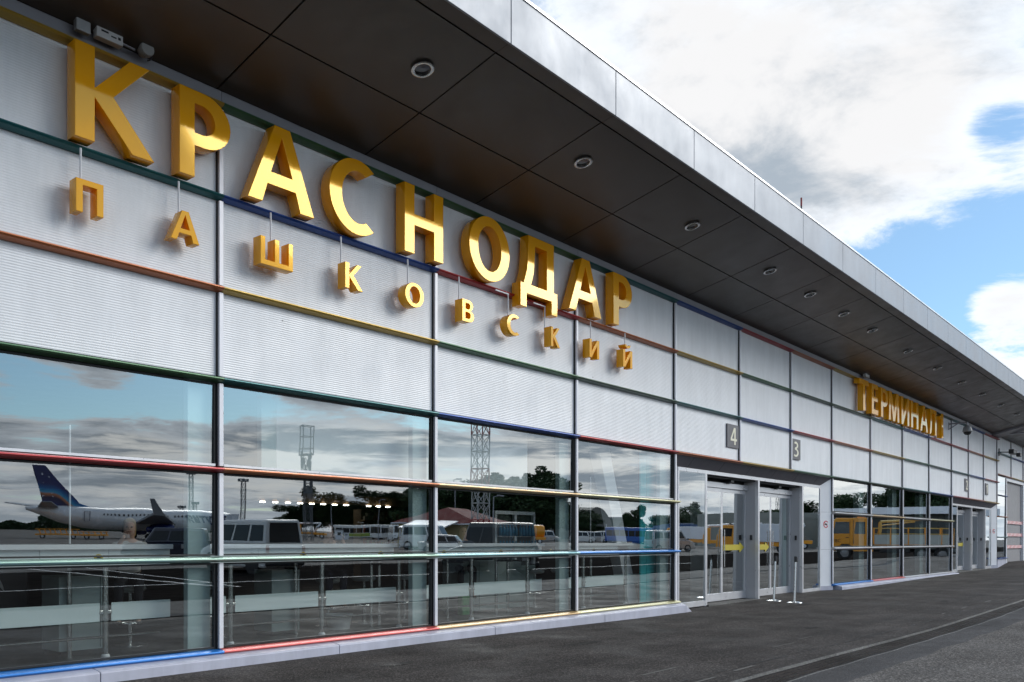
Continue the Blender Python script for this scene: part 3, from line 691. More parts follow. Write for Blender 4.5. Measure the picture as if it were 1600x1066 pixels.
big = [('К', 4.26, .903, 'large yellow K shaped letter, leftmost of the big row under the soffit'), ('Р', 5.484, .69, 'large yellow P shaped letter beside the leftmost K, on the teal blade'),
       ('А', 6.422, 1.04, 'large pointed yellow A at the start of the blue blade'), ('С', 7.73, .82, 'large round yellow C open to the right, on the blue blade'),
       ('Н', 9.164, .84, 'large yellow H shaped letter at the end of the blue blade'), ('О', 10.62, 1.04, 'large yellow closed ring letter O on the red blade'),
       ('Д', 11.96, 1.09, 'large yellow letter with two feet hanging over the red blade'), ('А', 13.42, 1.10, 'large pointed yellow A near the right end, on the orange blade'),
       ('Р', 14.96, .71, 'large yellow P shaped letter at the right end of the big row')]
for ch, x, wd, lb in big:
    tag(glyph('sign_letter', ch, x, 6.125, wd, 1.055, -.06, -.26, M_YEL, .004), lb, 'letter', 'large yellow letters of the airport name')
sm = [('П', 4.276, .30, 126, 'small yellow gate shaped letter with a flat top, leftmost of the hanging row'), ('А', 5.378, .37, 279.2, 'small pointed yellow A hanging from the teal blade'),
      ('Ш', 6.62, .505, 423, 'small wide yellow comb letter with three upright teeth'), ('К', 8.018, .325, 532.7, 'small yellow K hanging from a straight rod on the blue blade'),
      ('О', 9.184, .40, 636.9, 'small yellow closed ring letter hanging below the big H'), ('В', 10.46, .29, 717, 'small yellow B with two bowls hanging from the red blade'),
      ('С', 11.60, .34, 793.8, 'small yellow open C on a bent rod below the red blade'), ('К', 12.87, .28, 851.2, 'small yellow K on a bent rod under the foot of the big letter'),
      ('И', 14.12, .34, 922.6, 'small yellow reversed N with nothing above it'), ('Й', 15.34, .36, 976.4, 'small yellow reversed N with a curved breve above, right end of the small row')]
for i, (ch, x, wd, rp, lb) in enumerate(sm):
    t = thing('hanging_letter', lb, 'letter', (x, -.16, 5.31), 0, 'small yellow letters hanging on rods')
    g = glyph('letter_body', ch, 0, 0, wd, .365, .08, -.09, M_YEL, .003, t); g.location = (0, -.005, 0)
    xr = inside(rp, 9.87)-x; m = MB(); zt = 6.06-5.31; zb = {'Ш': .33, 'С': .36, 'О': .36, 'Й': .50}.get(ch, .35)
    m.bar((xr, .03, zb), (xr, .03, zt if ch not in ('С',) and i != 7 else zt-.0), .012)
    if ch == 'С' or i == 7: m.box(xr-.34, xr+.012, .02, .04, zt-.02, zt)
    m.build('hanging_rod', M_WHITE, t)
ter = [('Т', 30.08, .94), ('Е', 31.36, .69), ('Р', 32.39, .80), ('М', 33.30, 1.27), ('И', 34.87, 1.01), ('Н', 36.15, 1.0), ('А', 37.45, 1.09), ('Л', 38.86, 1.04), ('1', 40.50, .57)]
tl = ['T shaped yellow letter at the left end of the far terminal sign', 'three armed yellow E letter, second of the far terminal sign', 'yellow P shaped letter of the far terminal sign, with a closed bowl', 'widest yellow letter of the far sign, shaped like an M',
      'yellow letter like a reversed N, middle of the far sign', 'yellow H shaped letter right of the reversed N on the far sign', 'pointed yellow A shaped letter on the far terminal sign', 'yellow open topped arch letter just before the digit of the far sign', 'narrow yellow digit 1 ending the far terminal sign']
for (ch, x, wd), lb in zip(ter, tl):
    tag(glyph('sign_letter', ch, x, 6.15, wd, 1.055, -.06, -.26, M_YEL, .004), lb, 'letter', 'yellow letters of the far terminal sign')
# gate number plates
M_PLATE = mat('plate_grey', (.13, .125, .135), .5, 0, .05); M_CREAM = mat('cream_print', (.82, .78, .62), .5, 0, 0)
for ch, x, wd, xo, gw in (('4', 20.60, .66, .18, .36), ('3', 24.82, .64, .14, .34), ('2', 46.06, .66, .16, .34), ('1', 50.5, .60, .18, .26)):
    t = thing('gate_plate', {'4': 'dark square plate with a cream 4 above the nearest door', '3': 'dark square plate with a cream 3 right of the number 4', '2': 'dark plate with a cream 2 above the far entrance', '1': 'dark plate with a cream 1 at the far right entrance'}[ch], 'sign', (x, -.03, 4.10), 0, 'gate number plates')
    MB().box(0, wd, 0, .03, 0, .60).build('plate', M_PLATE, t, bevel=.003)
    g = glyph('numeral', ch, xo, .08, gw, .44, 0, -.006, M_CREAM, .001, t)
# no-entry stickers on the jambs
def noentry(x, y, z, rz, lb):
    t = thing('prohibition_sign', lb, 'sign', (x, y, z), rz)
    MB().box(-.13, .13, 0, .004, -.16, .16).build('sign_card', mat('card_white', (.8, .8, .8), .5, 0, 0), t)
    m = MB(); n = 28
    for r0, r1, yy in ((.085, .115, -.003),):
        vs = [(r*math.cos(2*math.pi*i/n), yy, .01+r*math.sin(2*math.pi*i/n)) for r in (r0, r1) for i in range(n)]
        m.add(vs, [(i, (i+1) % n, n+(i+1) % n, n+i) for i in range(n)])
    m.add([(-.085, -.0035, .075), (-.065, -.0035, .09), (.085, -.0035, -.055), (.065, -.0035, -.07)], [(0, 1, 2, 3)])
    m.build('red_ring', mat('sign_red', (.6, .02, .02), .5, 0, 0), t, fix=False)
    MB().box(-.06, .06, -.0045, -.002, -.01, .03).build('pictogram', M_DARK, t)
aj = math.atan2(.20, -.5)
noentry(27.90, .095, 2.22, -math.atan2(.2, .5)+0, 'small square prohibition sign on the white jamb right of door 3')
noentry(53.16, .095, 2.22, -math.atan2(.2, .5), 'small square prohibition sign on the far white jamb')

# ================================================================== fittings on the building
def soffit_z(y): return W0[1] + (W0[0]-y)*(W1[1]-W0[1])/(W0[0]-W1[0])
DLX = [7.96, 11.58, 15.27, 18.95, 21.38, 23.8, 26.2, 29.8, 33.4, 37.0, 40.6, 44.3, 48.0, 51.6]
ordn = ['nearest', 'second', 'third', 'fourth', 'fifth', 'sixth', 'seventh', 'eighth', 'ninth', 'tenth', 'eleventh', 'twelfth', 'thirteenth', 'farthest']
tiltm = Matrix.Rotation(-math.atan(.2406), 4, 'X')
dl = None
for i, x in enumerate(DLX):
    y = -1.875
    if dl is None:
        dl = thing('soffit_downlight', '', 'lamp', (x, y, soffit_z(y)))
        MB().lathe([(.125, .0), (.150, -.004), (.152, -.018), (.128, -.026), (.108, -.02), (.104, .02)], 32, tiltm).build('lamp_ring', M_STEEL, dl, smooth=True)
        MB().lathe([(.104, .03), (.103, .008), (.0005, .006)], 32, tiltm).build('lamp_lens', mat('lens_grey', (.10, .10, .10), .12, .3, 0), dl, smooth=True)
        o = dl
    else: o = dup(dl)
    o.location = (x, y, soffit_z(y)-.004)
    o['label'] = 'unlit round downlight, %s from the camera in the brown soffit' % ordn[i]; o['group'] = 'round downlights in the soffit'
# boxes on the trim above the first letter
t = thing('wall_beacon_set', 'grey control box and white label box with cable above the big К', 'equipment box', (4.38, -.16, 7.33))
MB().box(-.08, .08, -.04, .04, 0, .17).build('bracket_plate', mat('galvanised', (.40, .41, .42), .45, .6, .1), t, bevel=.012)
MB().box(.14, .44, -.05, .05, .02, .15).build('label_box', mat('box_white', (.62, .62, .62), .4, 0, .06), t, bevel=.008)
MB().box(.19, .27, -.0535, -.0505, .09, .11).box(.30, .36, -.0535, -.0505, .07, .085).box(.38, .41, -.0535, -.0505, .07, .10).build('print', M_DARK, t)
m = MB(); m.bar((.44, 0, .08), (.60, 0, .07), .014).build('conduit', M_ALUD, t)
t = thing('wall_speaker', 'small round grey horn facing out right of the label box', 'loudspeaker', (5.09, -.16, 7.43))
m90 = Matrix.Rotation(R(90), 4, 'X')
MB().lathe([(.001, .10), (.075, .10), (.082, .085), (.082, .04), (.06, -.04), (.03, -.08), (.001, -.08)], 24, m90).build('horn', mat('speaker_grey', (.32, .32, .31), .5, 0, .1), t, smooth=True)
m = MB(); 
for a in range(9): m.bar((.11*math.cos(R(-60+a*15)), .02, .09*math.sin(R(-60+a*15))), (.11*math.cos(R(-45+a*15)), .02, .09*math.sin(R(-45+a*15))), .008, 6)
m.build('bracket', M_DARK, t)
t = thing('floodlight', 'small bracket lamp above the letter Т of the far sign', 'lamp', (30.9, -.18, 7.33))
MB().box(-.10, .10, -.05, .05, .02, .13).box(.15, .3, -.05, .05, .02, .12).build('lamp_box', mat('box_white', ()), t)
# dome camera
t = thing('dome_camera', 'grey hooded dome camera on a bracket arm right of the far sign', 'camera', (42.8, -.05, 6.92))
MB().box(-.05, .05, -.03, .0, -.22, .12).build('wall_plate', M_ALUD, t)
m = MB(); m.bar((0, -.03, .05), (.10, -.75, .07), .035).bar((0, -.03, -.18), (.05, -.36, .04), .022).bar((.10, -.75, .09), (.10, -.75, -.08), .03); m.build('arm', M_ALUD, t)
MB().lathe([(.001, -.06), (.10, -.07), (.17, -.16), (.20, -.30), (.20, -.34), (.17, -.35)], 24, Matrix.Translation((.10, -.75, 0))).build('hood', mat('camera_grey', (.30, .30, .30), .45, .1, .05), t, smooth=True)
MB().lathe([(.165, -.35), (.15, -.42), (.09, -.48), (.001, -.50)], 24, Matrix.Translation((.10, -.75, 0))).build('dome', M_DARK, t, smooth=True)
# pair of bullet cameras
t = thing('bullet_camera', 'black box camera pair on a bracket at the step of the far wing', 'camera', (53.6, -.05, 6.55))
MB().box(-.05, .05, -.05, 0, -.2, .2).build('wall_plate', M_DARK, t)
m = MB(); m.bar((0, -.05, 0), (.1, -.55, -.02), .03).build('arm', M_DARK, t)
MB().box(-.1, .9, -.75, -.5, -.12, .12).build('camera_body', M_DARK, t, bevel=.02)
MB().box(.35, .75, -.98, -.78, -.26, -.06).build('lamp_body', M_DARK, t, bevel=.02)
# red and black rod on the roof edge
t = thing('roof_rod', 'thin dark red and black antenna rod standing on the roof edge', 'antenna', (18.64, -2.72, 8.76))
MB().bar((0, 0, 0), (0, 0, .10), .012).bar((0, 0, .13), (0, 0, .24), .018).build('rod', M_DARK, t)
MB().bar((0, 0, .24), (0, 0, .42), .02).build('red_band', mat('rod_red', (.25, .02, .02), .5, 0, 0), t)
# queue posts
def qpost(x, y, lb, lean):
    t = thing('queue_post', lb, 'queue post', (x, y, gz(x, y)), 0, 'steel queue posts before the doors')
    MB().lathe([(.001, .035), (.05, .034), (.15, .022), (.195, .008), (.20, 0)], 32).build('base', M_STEEL, t, smooth=True)
    m = MB(); m.bar((0, 0, .02), (lean, 0, 1.13), .032, 16); m.build('pole', M_STEEL, t, smooth=True)
    m = MB(); m.bar((lean, 0, 1.06), (lean*1.08, 0, 1.21), .042, 16); m.build('belt_head', M_DARK, t, smooth=True)
    MB().box(lean+.02, lean+.055, -.03, .03, 1.05, 1.18).build('belt_slot', M_DARK, t)
qpost(22.6, -.42, 'leaning steel queue post, farther left of the pair', .10)
qpost(22.3, -1.11, 'leaning steel queue post, nearer right of the pair', .08)
# litter on the far pavement
# ================================================================== furniture behind the glass
# long bar counter with steel legs, frosted bands and a foot rail
M_CTR = mat('counter_white', (.88, .95, .97), .4, 0, .04, 2)
CX = [(-5.3, 5.78, 'nearest run of white bar counter behind the first window bay'), (6.24, 9.64, 'white bar counter behind the second window bay'), (10.10, 13.55, 'white bar counter behind the third window bay'), (14.03, 17.35, 'white bar counter ending behind the fourth window bay')]
PF = [[.2, 1.75, 3.35, 4.95], [6.65, 8.19, 9.75], [10.3, 11.5, 13.1], [14.97, 16.6]]
PB = [[.0, 4.72], [8.05, 9.55, 9.72], [11.35, 12.7, 13.05], [15.9]]
for (x0, x1, lb), pf, pb in zip(CX, PF, PB):
    t = thing('bar_counter', lb, 'counter', (0, 0, FZ), 0, 'white bar counters along the glass')
    MB().box(x0, x1, .42, 1.05, 1.31, 1.37).build('worktop', M_WHITE, t, bevel=.005)
    n = max(1, round((x1-x0)/.8)); 
    for k in range(n):
        a = x0+(x1-x0)*k/n; b = x0+(x1-x0)*(k+1)/n
        MB().box(a+.004, b-.004, .50, .53, 1.10, 1.308).build('apron_board', M_CTR, t)
    for px in pf:
        m = MB(); m.bar((px, .50, .0), (px, .50, 1.10), .035, 12); o = m.build('leg', M_STEEL, t, smooth=True)
        MB().lathe([(.05, 0), (.05, .03), (.036, .05)], 14, Matrix.Translation((px, .5, 0))).build('foot_collar', M_WHITE, o)
        MB().box(px-.075, px+.075, .485, .515, .53, .575).build('glass_clamp', M_STEEL, o, bevel=.008)
    for px in pb:
        m = MB(); m.bar((px, .95, .0), (px, .95, 1.31), .03, 12); m.build('leg', M_STEEL, t, smooth=True)
        MB().box(px-.02, px+.02, .55, .95, 1.02, 1.05).build('bracket', M_DARK, t)
    ps = [x0]+pf+[x1]
    for a, b in zip(ps, ps[1:]):
        if b-a > .3: 
            MB().box(a+(.07 if a != x0 else 0), b-(.07 if b != x1 else 0), .495, .505, .44, .665).build('frosted_band', M_FROST, t, bevel=.002)
    m = MB(); m.bar((x0, .75, .23), (x1, .75, .23), .017, 8); m.build('foot_rail', M_STEEL, t, smooth=True)
# dark picture panel with pale swirls at the left
t = thing('picture_panel', 'dark picture panel with pale curved strokes behind the nearest counter', 'picture', (2.6, 1.75, FZ+.35))
MB().box(0, 1.95, 0, .04, 0, 1.0).build('panel', mat('picture_dark', (.02, .02, .026), .4, 0, .2), t)
m = MB(); rr_ = random.Random(2)
for cx, cz, rad, a0, a1 in ((.35, .6, .28, 60, 300), (.95, .62, .30, -60, 120), (1.45, .55, .34, 100, 290), (.7, .25, .22, 180, 350), (1.3, .3, .4, 20, 120)):
    n_ = 16
    for i in range(n_):
        a, b = R(a0+(a1-a0)*i/n_), R(a0+(a1-a0)*(i+1)/n_); w0 = .05*math.sin(math.pi*i/n_)+.004; w1 = .05*math.sin(math.pi*(i+1)/n_)+.004
        m.add([(cx+(rad-w0)*math.cos(a), -.004, cz+(rad-w0)*math.sin(a)), (cx+(rad-w1)*math.cos(b), -.004, cz+(rad-w1)*math.sin(b)), (cx+(rad+w1)*math.cos(b), -.004, cz+(rad+w1)*math.sin(b)), (cx+(rad+w0)*math.cos(a), -.004, cz+(rad+w0)*math.sin(a))], [(0, 1, 2, 3)])
m.build('pale_strokes', mat('stroke_grey', (.30, .30, .32), .6, 0, .1), t, kind='stuff')
# round yellow badges on the counter front
for k, px in enumerate((155, 315, 475, 596, 695, 784, 862, 929)):
    x = inside(px, 10.48)
    lb = 'round yellow badge, %s along the white counter front' % ordn[k] if k < 7 else 'round yellow badge nearest the blue sill end of the counter'
    t = thing('round_badge', lb, 'badge', (x, .492, FZ+1.20), 0, 'round yellow badges on the counter')
    m = MB(); m.lathe([(.001, .0), (.048, 0), (.055, -.006), (.055, -.01), (.001, -.01)], 24, Matrix.Rotation(R(90), 4, 'X')); m.build('disc', mat('badge_yellow', (.62, .45, .02), .4, 0, .05), t)
    MB().box(-.02, .02, -.006, -.001, -.022, .022).box(-.035, .035, -.005, -.001, -.006, .006).build('mark', M_DARK, t)
# white cabinets under and beside the counter
def cab(x0, x1, y0, y1, h, lb):
    t = thing('white_cabinet', lb, 'cabinet', (x0, y0, FZ), 0)
    MB().box(0, x1-x0, 0, y1-y0, .06, h).build('carcass', mat('cabinet_white', (.42, .50, .50), .5, 0, .06), t, bevel=.006)
    MB().box(.03, x1-x0-.03, .03, y1-y0, 0, .06).build('plinth', M_DARK, t)
    for k in range(1, max(2, int((x1-x0)/.5))): MB().box(k*.5-.003, k*.5+.003, -.004, -.001, .08, h-.02).build('door_gap', M_DARK, t)
cab(4.62, 5.2, 1.0, 1.5, .98, 'pale cabinet behind the steel legs in the first window bay')
cab(7.66, 8.16, 1.0, 1.45, .98, 'pale cabinet between steel legs in the second window bay')
cab(12.1, 13.9, 1.3, 1.8, 1.02, 'wide pale cabinet below the drinks fridge')
# drinks fridge
t = thing('drinks_fridge', 'glass fronted drinks fridge with blue bottles behind the third window bay', 'fridge', (13.75, 1.9, FZ))
MB().box(0, 1.35, .05, .7, 0, 2.05).build('cabinet', mat('fridge_dark', (.03, .04, .04), .4, 0, .05), t)
MB().box(0, .06, -.02, .05, .9, 2.05).box(.64, .71, -.02, .05, .9, 2.05).box(1.29, 1.35, -.02, .05, .9, 2.05).box(.06, .64, -.02, .05, 1.98, 2.05).box(.71, 1.29, -.02, .05, 1.98, 2.05).build('door_frame', M_WHITE, t)
for z in (1.16, 1.50, 1.76): MB().box(.06, 1.29, -.0, .05, z, z+.02).build('shelf', M_ALU, t)
MB().box(0, 1.35, -.02, .045, 0, .88).build('lower_door', mat('cabinet_white', ()), t)
MBOT = mat('bottle_blue', (.02, .22, .38), .2, 0, .1, emit=(.02, .25, .4), estr=.0)
bt = None
for z in (1.18, 1.52):
    for k in range(12):
        if bt is None:
            m = MB(); m.lathe([(.001, 0), (.036, 0), (.038, .15), (.016, .2), (.016, .24), (.001, .24)], 10); bt = m.mesh('bottle', MBOT, True)
        o = bpy.data.objects.new('bottle', bt); COL.objects.link(o); o.location = (13.75+.10+k*.102+(.05 if k > 5 else 0), 1.88-.06, FZ+z)
        tag(o, 'small blue drink bottle on the %s fridge shelf' % ('lower' if z < 1.3 else 'upper'), 'bottle', 'blue bottles on the %s fridge shelf' % ('lower' if z < 1.3 else 'upper'))
# kiosk shelves deep in the hall
def kiosk(x0, x1, y, lb, seed):
    rnd = random.Random(seed); t = thing('kiosk_shelf', lb, 'shelves', (x0, y, FZ))
    W_ = x1-x0; MB().box(0, W_, .1, .5, 0, 2.5).build('back', mat('shop_brown', ()), t)
    for z in (1.2, 1.65, 2.1): MB().box(0, W_, -.1, .1, z, z+.04).build('shelf', mat('shelf_wood', (.35, .22, .10), .5, 0, .1), t)
    m = MB()
    for z in (1.24, 1.69, 2.14):
        x = .05
        while x < W_-.15:
            b = rnd.uniform(.06, .16); m.box(x, x+b, -.05, .06, z, z+rnd.uniform(.12, .3), rnd.randrange(3)); x += b+.03
    m.build('goods', [mat('goods_red', (.5, .12, .04), .5, 0, .2), mat('goods_yellow', (.6, .42, .12), .5, 0, .2), mat('goods_white', (.55, .5, .4), .5, 0, .2)], t, kind='stuff')
kiosk(19.6, 21.6, 12.9, 'warm brown kiosk shelves with packets seen through the second window bay', 1)
kiosk(22.2, 23.6, 12.9, 'narrow kiosk shelf with mixed packets left of the third window bay', 2)
# small light things behind the lowest panes
t = thing('plastic_tub', 'white plastic tub on the floor behind the red sill', 'tub', (9.0, 1.1, FZ)); 
MB().lathe([(.001, 0), (.17, 0), (.21, .22), (.22, .23), (.20, .23), (.17, .02), (.001, .02)], 20).build('tub', mat('box_white', ()), t, smooth=True); MB().lathe([(.222, .2), (.228, .22), (.222, .24)], 20).build('rim', M_WHITE, t)
t = thing('green_bag', 'green and white shopping bag hanging by the third bay counter', 'bag', (12.05, 1.15, FZ+.02))
MB().box(-.16, .16, -.07, .07, 0, .36).build('bag_body', mat('bag_green', (.05, .38, .10), .5, 0, .3, 8), t, bevel=.03)
m = MB(); m.bar((-.1, 0, .34), (-.05, 0, .5), .008, 6).bar((.1, 0, .34), (.05, 0, .5), .008, 6).bar((-.05, 0, .5), (.05, 0, .5), .008, 6); m.build('handle', mat('bag_green', ()), t)
# bar stools
def stool_mesh():
    root = thing('bar_stool', '', 'stool', (0, 0, FZ))
    MB().lathe([(.001, .0), (.22, 0), (.22, .012), (.04, .035), (.03, .04), (.03, .72), (.001, .72)], 24).build('pedestal', M_STEEL, root, smooth=True)
    MB().lathe([(.001, .72), (.17, .72), (.21, .76), (.20, .80), (.001, .81)], 24).build('seat', mat('seat_white', (.5, .52, .52), .4, 0, .05), root, smooth=True)
    m = MB(); n = 20; 
    for i in range(n): m.bar((.15*math.cos(2*math.pi*i/n), .15*math.sin(2*math.pi*i/n), .30), (.15*math.cos(2*math.pi*(i+1)/n), .15*math.sin(2*math.pi*(i+1)/n), .30), .011, 6)
    m.bar((-.15, 0, .30), (.15, 0, .30), .009, 6); m.build('foot_ring', M_STEEL, root)
    return root
st = stool_mesh(); SP = [(1.6, 1.5, 'white round bar stool at the near end of the counter'), (3.2, 1.55, 'empty white bar stool left of the seated woman'), (5.75, 1.5, 'bar stool under the seated blonde woman'), (7.1, 1.6, 'empty bar stool right of the first wide column'), (9.1, 1.5, 'bar stool under the person raising a phone'), (9.95, 1.6, 'empty bar stool behind the second column'),
      (10.9, 1.6, 'empty bar stool left of the person in dark clothes'), (12.35, 1.5, 'bar stool under the person in dark clothes'), (14.6, 1.5, 'bar stool in the fourth window bay, left one'), (15.5, 1.5, 'bar stool in the fourth window bay, right one')]
for i, (x, y, lb) in enumerate(SP):
    o = st if i == 0 else dup(st); o.location = (x, y, FZ); o['label'] = lb; o['group'] = 'bar stools along the counter'

# ================================================================== people on the stools
def skin_obj(name, chains, m, parent, root=0, sub=2):
    me = bpy.data.meshes.new(name); vs = []; es = []; rs = []; idx = {}
    for ch in chains:
        prev = None
        for p in ch:
            key = tuple(round(c, 4) for c in p[:3])
            if key not in idx: idx[key] = len(vs); vs.append(p[:3]); rs.append(p[3:] if len(p) == 5 else (p[3], p[3]))
            if prev is not None: es.append((prev, idx[key]))
            prev = idx[key]
    me.from_pydata(vs, es, []); o = bpy.data.objects.new(name, me); COL.objects.link(o); o.parent = parent
    md = o.modifiers.new('skin', 'SKIN'); md.use_smooth_shade = True
    for v, r in zip(me.skin_vertices[0].data, rs): v.radius = r
    me.skin_vertices[0].data[root].use_root = True
    sb = o.modifiers.new('sub', 'SUBSURF'); sb.levels = sub; sb.render_levels = sub
    me.materials.append(m); return o
def person(lb, x, y, rz, hairc, shirtc, trousc, larm, rarm, female=True, skin=(.55, .33, .24)):
    """seated figure facing local -y, pelvis above the stool"""
    t = thing('person', lb, 'person', (x, y, FZ), rz)
    SK = mat('skin', skin, .5, 0, .04)
    hz = .90; sw = .17 if female else .20
    spine = [(0, .02, hz, .14, .11), (0, .03, hz+.16, .125, .10), (0, .01, hz+.36, .145, .105), (0, 0, hz+.47, .10, .085), (0, -.01, hz+.55, .052, .055), (0, -.025, hz+.615, .075, .085), (0, -.03, hz+.70, .078, .098), (0, -.02, hz+.78, .06, .075)]
    def arm(sd, el, wr):
        sh = (sd*sw, 0, hz+.45, .055); a = Vector(el); b = Vector(wr); d = (b-a).normalized(); 
        ch = [(0, 0, hz+.47, .10, .085), sh, (*a, .042), (*(a+(b-a)*.5), .036), (*b, .026), (*(b+d*.06), .036, .022)]
        u = d.cross(Vector((0, 0, 1))); u = u.normalized() if u.length > .1 else Vector((1, 0, 0))
        palm = b+d*.06; fing = []
        for k, L in enumerate((.07, .08, .075, .06)):
            o_ = palm+u*((k-1.5)*.02)+d*.015; e = o_+d*L*.55; e2 = e+(d+Vector((0, 0, -.5))).normalized()*L*.5
            fing.append([(*palm, .036, .022), (*o_, .010), (*e, .009), (*e2, .008)])
        th = palm-u*.045; fing.append([(*(b+d*.02), .03, .02), (*th, .012), (*(th+d*.045), .010)])
        return [ch], fing
    def leg(sd):
        return [(0, .02, hz, .14, .11), (sd*.09, 0, hz-.02, .085), (sd*.11, -.22, hz-.01, .075), (sd*.12, -.42, hz-.03, .058), (sd*.12, -.40, hz-.25, .05), (sd*.12, -.34, hz-.43, .036), (sd*.12, -.36, hz-.50, .036), (sd*.12, -.46, hz-.53, .036, .026), (sd*.12, -.55, hz-.54, .028, .018)]
    la, lf = arm(-1, *larm); ra, rf = arm(1, *rarm)
    b = skin_obj('body', [spine]+la+ra+[leg(-1), leg(1)], SK, t, 0)
    for f_ in (lf, rf):
        for c in f_: 
            skin_obj('finger', [c[1:]], SK, b, 0, 1)
    # face
    m = MB(); 
    for sd in (-1, 1): m.lathe([(.001, .012), (.010, .009), (.013, 0), (.001, -.002)], 10, Matrix.Translation((sd*.030, -.122, hz+.70)) @ Matrix.Rotation(R(90), 4, 'X'))
    m.build('eyes', mat('eye_dark', (.05, .035, .03), .3, 0, 0), b)
    m = MB(); m.add([(-.012, -.118, hz+.665), (.012, -.118, hz+.665), (0, -.145, hz+.668), (0, -.118, hz+.71)], [(0, 1, 2), (0, 2, 3), (2, 1, 3)]); m.build('nose', SK, b)
    MB().box(-.024, .024, -.120, -.108, hz+.635, hz+.645).build('mouth', mat('lips', (.45, .14, .12), .4, 0, 0), b, bevel=.003)
    # hair
    H = mat('hair_%d' % int(hairc[0]*1000), hairc, .55, 0, .25, 30)
    hp = [(0, -.02, hz+.785, .075, .085), (0, .035, hz+.76, .088, .09), (0, .055, hz+.69, .085, .07)]
    if female: hp += [(0, .055, hz+.61, .085, .05), (0, .05, hz+.55, .07, .04)]
    skin_obj('hair', [hp], H, t, 0)
    SH = mat('cloth_%d_%d' % (int(shirtc[0]*1000), int(shirtc[2]*1000)), shirtc, .8, 0, .12, 10)
    def slv(sd, el): 
        s = Vector((sd*sw, 0, hz+.45)); e = Vector(el)
        return [(0, 0, hz+.46, .115, .10), (*s, .068), (*(s+(e-s)*.5), .06), (*(s+(e-s)*.95), .054)]
    skin_obj('shirt', [[(0, .02, hz-.03, .158, .13), (0, .03, hz+.16, .142, .12), (0, .01, hz+.36, .160, .122), (0, 0, hz+.46, .115, .10), (0, 0, hz+.505, .062, .065)], slv(-1, larm[0]), slv(1, rarm[0])], SH, t, 0)
    TR = mat('cloth_%d_%d' % (int(trousc[0]*1000), int(trousc[2]*1000)), trousc, .85, 0, .12, 10)
    def tl_(sd): return [(0, .02, hz-.01, .15, .12), (sd*.09, 0, hz-.02, .10), (sd*.11, -.22, hz-.01, .088), (sd*.12, -.42, hz-.03, .07), (sd*.12, -.40, hz-.25, .062), (sd*.12, -.345, hz-.42, .05)]
    skin_obj('trousers', [tl_(-1), tl_(1)], TR, t, 0)
    SO = mat('shoe_dark', (.03, .03, .03), .5, 0, 0)
    for sd in (-1, 1): skin_obj('shoe', [[(sd*.12, -.35, hz-.515, .045, .035), (sd*.12, -.45, hz-.54, .046, .03), (sd*.12, -.56, hz-.55, .036, .024)]], SO, t, 0, 1)
    return t
person('blonde woman in a pale blouse raising a hand to her mouth behind the first bay', 5.75, 1.5, R(-28), (.42, .28, .12), (.62, .60, .58), (.03, .03, .04), ((-.24, -.12, 1.13), (-.08, -.30, 1.44)), ((.25, -.16, 1.16), (.12, -.44, 1.13)))
t2 = person('person in a dark top holding up a phone behind the second bay', 9.1, 1.5, R(-20), (.06, .04, .03), (.035, .03, .04), (.03, .03, .05), ((-.26, -.22, 1.15), (-.10, -.42, 1.42)), ((.27, -.22, 1.15), (.10, -.42, 1.42)), True)
o = MB().box(-.075, .075, -.006, .006, -.04, .04).build('mobile_phone', M_DARK, bevel=.004); o.location = t2.matrix_world @ Vector((0, 0, 0)); 
o.location = Vector((9.1, 1.5, FZ)) + Matrix.Rotation(R(-20), 3, 'Z') @ Vector((0, -.50, 1.52)); o.rotation_euler = (0, 0, R(-20)); tag(o, 'black mobile phone held up between both hands', 'phone')
person('seated person in dark clothes beside the fridge behind the third bay', 12.35, 1.5, R(-35), (.05, .035, .03), (.05, .06, .09), (.02, .02, .03), ((-.25, -.14, 1.14), (-.10, -.42, 1.13)), ((.25, -.14, 1.14), (.10, -.42, 1.13)), False)

